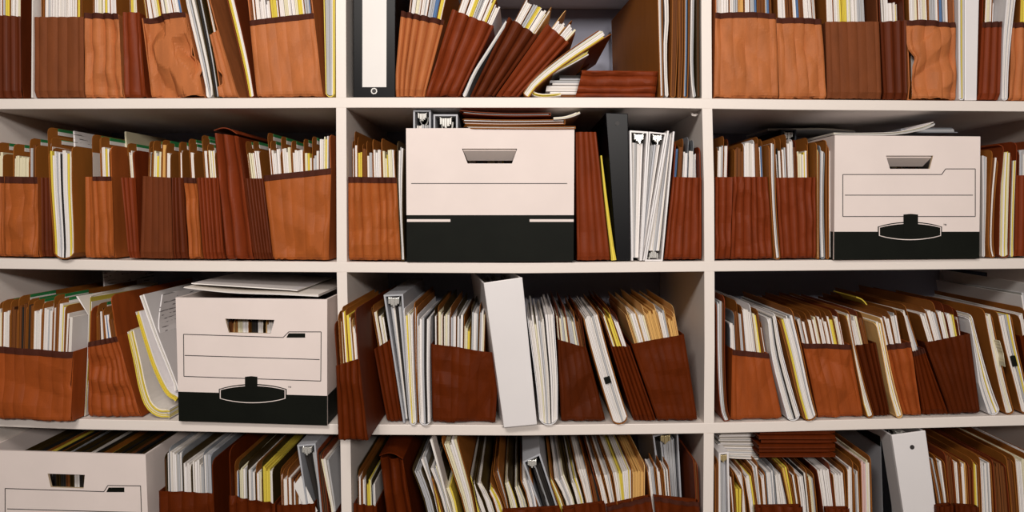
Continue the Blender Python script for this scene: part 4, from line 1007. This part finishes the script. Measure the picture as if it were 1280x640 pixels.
loose(c, 'file_folder', 'kraft-backed white sheaf with a yellow edge, rounded foot, third row', 'folder', [(1013.5, 525.5), (1004, 490), (993, 440), (982, 396)], (17, 20), 'nywwwwgw', 'k10', d=-0.004, flip=False)
wallet(c, 'tan wallet with dark binding below nine leaning kraft folders', (1004, 429.5), (1063, 430.5), 1024.5, 1080, 5, 0.12, 'A', True, crum=0.35, d=0.003, sh=6,
       cont=[(1000, 1007, 398, 'wg', 'k8'), (1007, 1013, 397, 'wn', 'k9'), (1014, 1019, 396, 'w', 'k10'), (1020, 1026, 396, 'wc', 'k9'), (1026, 1033, 395, 'ww', 'k11'), (1033, 1039, 396, 'w', 'k10'), (1039, 1046, 395, 'wy', 'k10'), (1047, 1053, 394, 'cw', 'r10'), (1054, 1062, 397, 'yw', 'k12')])
loose(c, 'file_folder', 'thin white-edged folder slipping down between two brown wallets, third row', 'folder', [(1088, 523), (1075, 480), (1063, 432), (1056, 394)], (8, 11), 'ywcww', 'k6', d=0.001)
wallet(c, 'dark pleated rust wallet between two thin white sheaves', (1069, 432), (1095.5, 428.5), 1093, 1113, 4, 0.7, 'E', False, d=0.008,
       cont=[(1066, 1078, 394, 'wwc', 'r8'), (1079, 1085, 396, 'n', 'k8'), (1085, 1095, 399, 'www', 'k9')])
loose(c, 'file_folder', 'thin cream-edged sheaf after the dark pleated wallet, third row, last bay', 'folder', [(1124.5, 522), (1113, 480), (1104, 440), (1097, 402)], (8, 10), 'cwyw', 'm5', d=-0.002)
loose(c, 'paper_sheet', 'bent pale yellow note poking above the leaning folders, third row, last bay', 'paper', [(1083, 400), (1087, 388), (1080, 376), (1070, 371)], (1.6, 1.6), 'y', '', d=0.11, depth=0.10, round_=False, snap=False, nv=8)
wallet(c, 'tan-rust wallet with dark binding beside wide striped wallet', (1102.5, 432), (1139, 428), 1130, 1152, 3, 0.3, 'A', True, crum=0.3, d=0.003, sh=6.5,
       cont=[(1099, 1109, 398, 'yw', 'k7'), (1110, 1117, 394, 'ww', 'k8'), (1118, 1128, 391, 'wwgw', 'k7'), (1128, 1138, 394, 'wwc', 'k10')])
wallet(c, 'narrow bellows wallet with dark binding fanning at its foot', (1142, 440), (1155, 435), 1155.5, 1186, 4, 0.9, 'B', True, d=0.006, sh=6,
       cont=[(1139, 1148, 387, 'wwg', 'k9'), (1148, 1155, 392, 'wn', 'k14')])
wallet(c, 'wide dark striped wallet without binding, white papers above', (1157, 428), (1213, 417), 1189, 1226, 6, 0.2, 'E', False, d=0.004, crum=0.12,
       cont=[(1157, 1164, 392, 'ww', 'k10'), (1165, 1176, 387, 'wwg', 'k14'), (1177, 1187, 388, 'wwc', 'r14'), (1187, 1197, 390, 'wcy', 'r10'), (1198, 1208, 396, 'nw', 'r16')])
loose(c, 'file_folder', 'white sheaf with a rounded foot ahead of the large kraft folder, third row', 'folder', [(1243, 514.5), (1231, 480), (1217, 430), (1208, 392)], (15, 12), 'wgwwyw', 'V2', d=0.000)
loose(c, 'file_folder', 'large kraft folder with long curved tab slot and a pale marker slip', 'folder', [(1262, 515.5), (1253, 480), (1242, 430), (1234.5, 391)], (11, 9), 'wwcw', 'k12', d=0.001, tag_at=(0.75, 0.50, 0.72), flip=True, depth=0.30)
loose(c, 'file_folder', 'kraft folder of white papers held by a black clip, third row, last bay', 'folder', [(1283, 513), (1273, 470), (1263, 430), (1255, 390)], (13, 17), 'wwwgyw', 'k10', d=0.000, clip=(0.52, 0.055, 'cblack'), flip=True, depth=0.22)
binder_end(c, 'dark navy ring binder reaching close to the board above, third row, last bay', (1232, 345), (1262, 344), (1296, 480), (1266, 480), 'navy', 'xwww', d=0.235, depth=0.16, cs=1.5, free=True, papers_top=16, key='gold')
wallet(c, 'last dark wallet at the picture edge', (1276, 420), (1304, 415), 1294, 1318, 3, 0.4, 'B', False, d=0.006,
       cont=[(1277, 1284, 392, 'ww', 'k10'), (1285, 1294, 366, 'wg', ''), (1294, 1303, 352, 'ww', '')])
# ================================================================== BOTTOM ROW, first bay
c = (4, 1)
pos = storage_box(c, 'open white box lowest down with printed lines and round-ended hand hole', (-22, 560.5), (182, 566.5), (188, 722), (-20, 716), (676, 682),
            [(63.5, 607), (104.5, 608.5), (106, 591.5), (59.5, 590)], d=-0.006, flap=False, depth=0.36,
            outline=[(6.5, 664), (178, 670), (175.8, 605.2), (135, 604.7), (130, 612.5), (6.5, 608.5)], line=[((9, 634), (174, 638.6))],
            pill=(133, 607.3, 155.5, 613, 3))
box_contents(c, pos, [(0.05 + i * 0.085, 0.12 + i * 0.085, 0.855 + 0.012 * (i % 3), ('xn', 'xw', 'yx', 'gx', 'xn', 'wx', 'yx', 'xg', 'nx', 'gx')[i], ('d3', 'd4', 'k2', 'd3')[i % 4]) for i in range(10)], 0.030, 0.28, 'in the bottom-row box')  # contents coloured dark to paint the shade inside the box
wallet(c, 'plain rust wallet of white papers beside the box', (198, 614), (266, 617), 201, 270, 4, 0.12, 'B', False, Rt=576, crum=0.2, d=0.006,
       cont=[(193, 199, 572, 'nx', 'd6'), (200, 209, 566, 'www', ''), (210, 223, 563, 'wwgw', 't4'), (229, 240, 578, 'ww', 'd10'), (240, 248, 574, 'www', ''), (249, 254, 580, 'wg', ''), (255, 265, 568, 'wgg', 't5')])
wallet(c, 'worn rust wallet with scuffed uneven top, bottom row', (286, 620), (343, 630), 288, 346, 4, 0.3, 'B', False, crum=0.6, d=0.002, L=566,
       cont=[(286, 291, 588, 'n', 'k18'), (291, 297, 586, 'wb', ''), (298, 309, 585, 'cwg', 'd10'), (310, 320, 586, 'wgw', 'd12'), (320, 327, 590, 'wc', 'k14'), (328, 342, 584, 'yyw', 'd10')])
wallet(c, 'rust wallet with pinkish papers and note card', (345.5, 632), (393, 629), 348, 396, 4, 0.2, 'B', False, crum=0.3, d=0.006,
       cont=[(344, 351, 594, 'pw', 'k12'), (352, 359, 595, 'ww', 'k10'), (360, 371, 596, 'wnwn', 'k14'), (372, 378, 598, 'w', '')])
binder_end(c, 'dark ring binder leaning among papers with a dull clasp, bottom row, first bay', (372, 561), (394, 559), (410, 729), (397, 729), 'greyv', 'xxg', d=0.014, depth=0.26, cs=1.3, papers_top=12, snap=True)
ms = Mesh(); ms.prism([P(*p, 0.012) for p in ((367, 607), (386, 645), (397, 639), (376, 595))], 0.0120, 0.0132, 'label')
tag(ms.build('note_card', None, (P(378, 612)[0], 0.012, P(378, 612)[1])), 'small tilted pale note card tucked before papers beside the dark binder, bottom row', 'paper', 'loose folders and papers, bottom row, first bay')
loose(c, 'file_folder', 'brown folders bunched against the white upright, bottom row, first bay', 'folder', [(413, 730), (407, 650), (397, 572)], (5, 12), 'nxnxnx', 'r', d=0.020, round_=False)
loose(c, 'paper_sheaf', 'cream papers slanting down to the white upright, bottom row, first bay', 'papers', [(417, 640), (412, 612), (405, 573)], (5, 9), 'cwg', '', d=0.010, round_=False, snap=False, depth=0.24)

# ================================================================== BOTTOM ROW, middle bay
c = (4, 2)
wallet(c, 'small rust wallet below the hanging wallet', (440, 630), (470, 633), 441, 474, 3, 0.4, 'B', False, d=0.004,
       cont=[(440, 447, 594, 'wx', 'd12'), (447, 453, 596, 'wn', 'k10'), (453, 458, 598, 'wg', 'k12'), (458, 465, 600, 'yyc', 'd14'), (465, 469, 602, 'gw', '')])
wallet(c, 'tall closed rust wallet with an arched mouth', (475, 572), (503, 576), 494, 528, 2, 0.6, 'B', False, crum=0.3, d=0.006, flap=True)
G = 'paper bundles leaning along the bottom row, middle bay'
def lb(i, x0, x1, yt, xb0, xb1, cols, cov='', d=0.012, desc=None, ybend=640):
    """a bundle of the long leaning rank: top from x0 to x1, crossing the picture edge from xb0 to xb1, carried on down to the board"""
    dxt, dxb = (xb0 + xb1) / 2 - (x0 + x1) / 2, 90
    s = dxt / (ybend - yt)
    xe = (xb0 + xb1) / 2 + s * 0.55 * 90
    lab = (desc or (f'{colwords(cols)} papers' + (f' in {COVN[cov[0]]}' if cov else ''))) + (f', {i}, bottom row' if 'past' in i else f', {i} in the long leaning rank, bottom row')
    loose((4, 2), 'file_folder' if cov else 'paper_bundle', lab, 'folder' if cov else 'papers', [(xe, 731), ((xb0 + xb1) / 2, 640), ((x0 + x1) / 2, yt)],
          ((xb1 - xb0) * 0.95, x1 - x0), cols, cov, d=d, depth=0.30, round_=False, nv=5, group=G, jt=0.006)
RANK = [  # dark olive covers here paint in the shade over the rank's tops
    (516, 527, 592, 533, 543, 'ggg', 'd8', 0.016), (524, 532, 578, 541, 546, 'wg', '', 0.030), (527, 537, 603, 544, 552, 'yn', 'k8', 0.012), (535, 548, 588, 552, 561, 'wgc', 'd9', 0.018),
    (556, 563, 612, 566, 571, 'cy', '', 0.012), (552, 572, 553, 584, 591, 'cwwc', 'k6', 0.010), (565, 574, 600, 593, 597, 'yw', '', 0.030),
    (577, 590, 606, 597, 606, 'www', 'd14', 0.012), (590, 602, 607, 606, 618, 'wwcw', 'd12', 0.014), (601, 617, 614, 619, 628, 'wyw', 'k16', 0.010),
    (616, 624, 592, 629, 636, 'ng', 'k9', 0.016), (624, 637, 606, 637, 648, 'cwy', 'd12', 0.012), (637, 650, 612, 648, 660, 'wcgc', 'd14', 0.014), (650, 664, 600, 661, 672, 'wgw', 'k8', 0.012),
]
for i, (x0, x1, yt, b0, b1, cols, cov, d_) in enumerate(RANK): lb(ORD[i + 1], x0, x1, yt, b0, b1, cols, cov, d_)
loose(c, 'paper_sheet', 'tall white page bent forward out of the leaning rank, bottom row', 'paper', [(592, 731), (563, 640), (552, 600), (538, 548)], (1.5, 3.5), 'w', '', d=-0.004, depth=0.05, round_=False, nv=10, free=True)
binder_end(c, 'grey ring binder leaning within the rank of papers, bottom row, middle bay', (654, 579), (675, 569), (728, 730), (709, 730), 'greyv', 'xgx', d=0.006, depth=0.28, cs=1.2, papers_top=12)
RANK2 = [(676, 690, 604, 694, 706, 'ywyx', 'k8', 0.016), (690, 707, 600, 706, 720, 'wgwc', 'd10', 0.012), (707, 722, 602, 721, 731, 'wcyw', 'd12', 0.014), (716, 734, 590, 731, 741, 'wwwg', 'k8', 0.010),
         (728, 742, 596, 741, 752, 'nx', 'r10', 0.014), (739, 751, 596, 752, 761, 'www', 'k6', 0.012), (751, 763, 597, 762, 769, 'wwgw', 'k8', 0.014), (762, 790, 592, 770, 788, 'wcywwyw', 'k7', 0.010), (790, 806, 592, 789, 806, 'oo', 'm14', 0.014)]
for i, (x0, x1, yt, b0, b1, cols, cov, d_) in enumerate(RANK2): lb(ORD[i + 1] + ' past the leaning grey binder', x0, x1, yt, b0, b1, cols, cov, d_)
wallet(c, 'tan wallet with dark binding before the leaning rank', (758, 634), (814, 622), 772, 828, 4, 0.2, 'B', True, crum=0.3, d=-0.008, depth=0.016, sh=5)
wallet(c, 'last tan wallet with dark binding against the upright', (818, 622), (874, 628), 831, 876, 4, 0.2, 'B', True, crum=0.3, d=-0.008, depth=0.016, sh=5)
for i, (x0, x1, yt, b0, b1, cols, cov) in enumerate([(808, 818, 588, 814, 823, 'wg', 'k10'), (819, 827, 590, 824, 831, 'wn', 'k10'), (827, 836, 592, 832, 839, 'wxw', 'k10')]):
    loose(c, 'file_folder', f'thin {colwords(cols)} folder in front of the gold-clasp binder, {ORD[i + 1]} along, bottom row', 'folder',
          [((b0 + b1) / 2 + 8, 731), ((b0 + b1) / 2, 640), ((x0 + x1) / 2, yt)], ((b1 - b0) * 0.95, x1 - x0), cols, cov, d=0.012, depth=0.045, round_=False, nv=5, group=G, jt=0.006)
binder_end(c, 'wide grey ring binder with gold clasp near the second upright, bottom row', (816, 561), (847.5, 554), (856, 722), (838, 722), 'greyv', 'xggg', d=0.066, depth=0.24, cs=1.4, papers_top=10, key='gold', free=True)
loose(c, 'file_folder', 'brown panel of a folder against the second upright, bottom row, middle bay', 'folder', [(874, 730), (872, 640), (869, 582)], (4, 5), 'n', 'r', d=0.012, depth=0.28, round_=False, nv=4, flip=True)

# ================================================================== BOTTOM ROW, last bay
c = (4, 3)
loose(c, 'file_folder', 'kraft folder standing between the second upright and a white binder, bottom row', 'folder', [(895.5, 729), (895.5, 583)], (4, 4.5), 'nn', 'k', d=0.014, round_=False)
binder_end(c, 'white ring binder with gold clasp against the second upright, bottom row', (893, 570), (910, 569), (914, 729), (899, 729), 'whitev', 'wgg', d=0.006, depth=0.28, cs=1.1, papers_top=12, key='gold')
G = 'paper bundles leaning along the bottom row, last bay'
def lc_(i, x0, x1, yt, xb0, xb1, cols, cov='', d=0.012):
    s = ((xb0 + xb1) / 2 - (x0 + x1) / 2) / (640 - yt); xe = (xb0 + xb1) / 2 + s * 0.7 * 85
    lab = f'{colwords(cols)} papers' + (f' in {COVN[cov[0]]}' if cov else '') + f', {ORD[i]} from white binder, bottom row, last bay'
    loose((4, 3), 'file_folder' if cov else 'paper_bundle', lab, 'folder' if cov else 'papers', [(xe, 727), ((xb0 + xb1) / 2, 640), ((x0 + x1) / 2, yt)],
          ((xb1 - xb0) * 0.96, x1 - x0), cols, cov, d=d, depth=0.30, round_=False, nv=5, group=G, jt=0.005)
RANK3 = [(911, 917, 600, 915, 919, 'wn', 'k16', 0.014), (918, 927, 613, 919, 926, 'yy', '', 0.004), (919, 928, 594, 926, 932, 'ww', 'k10', 0.012), (929, 940, 598, 937, 945, 'wwy', 'k10', 0.010),
         (936, 947, 586, 945, 951, 'wgw', 'k8', 0.014), (949, 956, 598, 952, 959, 'ww', 'k8', 0.012), (954, 967, 593, 960, 970, 'wwgw', 't12', 0.012), (965, 976, 598, 971, 986, 'wwwg', '', 0.010),
         (976, 985, 590, 987, 992, 'yoy', 'k5', 0.012), (987, 993, 598, 993, 999, 'xw', 'k14', 0.014), (994, 1008, 597, 999, 1012, 'wwxw', 'k10', 0.010), (1009, 1017, 602, 1013, 1021, 'cg', 'k8', 0.014),
         (1020, 1037, 592, 1028, 1042, 'wwww', 'r9', 0.010), (1040, 1055, 598, 1043, 1058, 'wwww', 'k10', 0.010), (1058, 1066, 591, 1059, 1067, 'ww', 'k16', 0.012), (1066, 1073, 596, 1068, 1075, 'gw', 'k12', 0.014),
         (1075, 1088, 583, 1076, 1090, 'pwcw', 'k8', 0.012)]
for i, (x0, x1, yt, b0, b1, cols, cov, d_) in enumerate(RANK3): lc_(i + 1, x0, x1, yt, b0, b1, cols, cov, d_)
# six wallets lying flat in a pile on top of the rank, papers sticking out of their open ends
for i in range(6):
    y1 = 574.6 - i * 5.6; j = R.uniform(-1.5, 1.5)
    wallet(c, '', (950 + j, y1), (950 + j, y1 - 3.7), (1046 + j, y1), (1046 + j, y1 - 3.7), 1, 0.12, 'B', False, d=0.004 + 0.005 * (i % 2), depth=0.30, lift=(727 - y1) * K - 0.0,
           label=f'rust wallet lying flat, {ORD[6 - i]} from the top of the pile under the board')
    loose(c, 'paper_sheaf', f'white papers lying flat beside the pile of rust wallets, {ORD[6 - i]} layer down', 'papers', [(949 + j, y1 - 2.2), (920, y1 - 3.2 + 0.3 * i), (895 + 0.6 * i, y1 - 5 + 0.7 * i)], (4.2, 3.6), 'wgw', '', d=0.036 + 0.002 * i, depth=0.24, round_=False, snap=False, nv=4)
binder_spine(c, 'grey ring binder with a square black label on its side, bottom row', (1101, 536), (1110, 536), (1118, 727), (1107, 727), 'black', cover_col='greyv', d=0.038, depth=0.26, side_label=(0.004, 0.10, 0.78, 0.96), free=True)  # grey binder; its black spine paints in the dark gap it stands in
binder_spine(c, 'white ring binder leaning with a finger hole in its spine, bottom row', (1114.5, 549), (1157, 543.5), (1182, 727), (1142, 727), 'whitev', d=-0.004, depth=0.27, sk=-0.01, hole=(0.54, 0.90, 0.0042, None), clasp=0.5)

G = 'paper bundles leaning along the bottom row, last bay'
RANK4 = [(1160, 1167, 584, 1172, 1177, 'ng', 'k10', 0.012), (1168, 1180, 586, 1178, 1184, 'gwn', 'k12', 0.012), (1180, 1189, 580, 1185, 1194, 'nn', 'r8', 0.010), (1189, 1198, 589, 1194, 1201, 'ww', 'k9', 0.012),
         (1199, 1208, 590, 1202, 1210, 'wwo', 'k9', 0.012), (1209, 1215, 594, 1211, 1216, 'n', 'r10', 0.010), (1214, 1222, 590, 1217, 1224, 'yc', 'k8', 0.014), (1222, 1238, 588, 1225, 1241, 'wgwgw', 'k12', 0.010),
         (1240, 1256, 592, 1242, 1262, 'nn', 'r14', 0.006), (1257, 1266, 588, 1263, 1270, 'nn', 'k10', 0.012), (1267, 1284, 588, 1271, 1288, 'wwcw', 'k9', 0.010), (1285, 1300, 586, 1289, 1304, 'ww', 'k', 0.012)]
for i, (x0, x1, yt, b0, b1, cols, cov, d_) in enumerate(RANK4):
    s = ((b0 + b1) / 2 - (x0 + x1) / 2) / (640 - yt); xe = (b0 + b1) / 2 + s * 0.7 * 85
    lab = f'{colwords(cols)} papers' + (f' in {COVN[cov[0]]}' if cov else '') + f', {ORD[i + 1]} past the finger-holed binder, bottom row'
    loose(c, 'file_folder', lab, 'folder', [(xe, 726), ((b0 + b1) / 2, 640), ((x0 + x1) / 2, yt)], ((b1 - b0) * 0.96, x1 - x0), cols, cov, d=d_, depth=0.30, round_=False, nv=5, group=G, jt=0.005, flip=True)
wallet(c, 'low rust wallet before leaning kraft folders', (1172, 634), (1192, 632), 1176, 1196, 3, 0.5, 'E', False, d=-0.016, depth=0.014)

for cell_, name_, x0, y0, x1, y1, b0, b1, k_ in (((4, 2), 'low scuffed rust wallet across the middle of the leaning rank', 628, 639, 700, 635, 640, 712, 'B'), ((4, 2), 'small rust wallet peeping between two bound ones', 703, 636, 756, 629, 716, 770, 'B'),
        ((4, 3), 'low rust wallet before the white-edged papers', 945, 634, 1003, 633, 950, 1010, 'B'), ((4, 3), 'low rust wallet ahead of thick white papers', 1033, 636, 1062, 636, 1036, 1066, 'B'), ((4, 3), 'dark low wallet before the yellow papers', 1196, 632, 1224, 634, 1200, 1228, 'E')):
    wallet(cell_, name_, (x0, y0), (x1, y1), b0, b1, 4, 0.3, k_, False, crum=0.5, d=-0.010, depth=0.012)
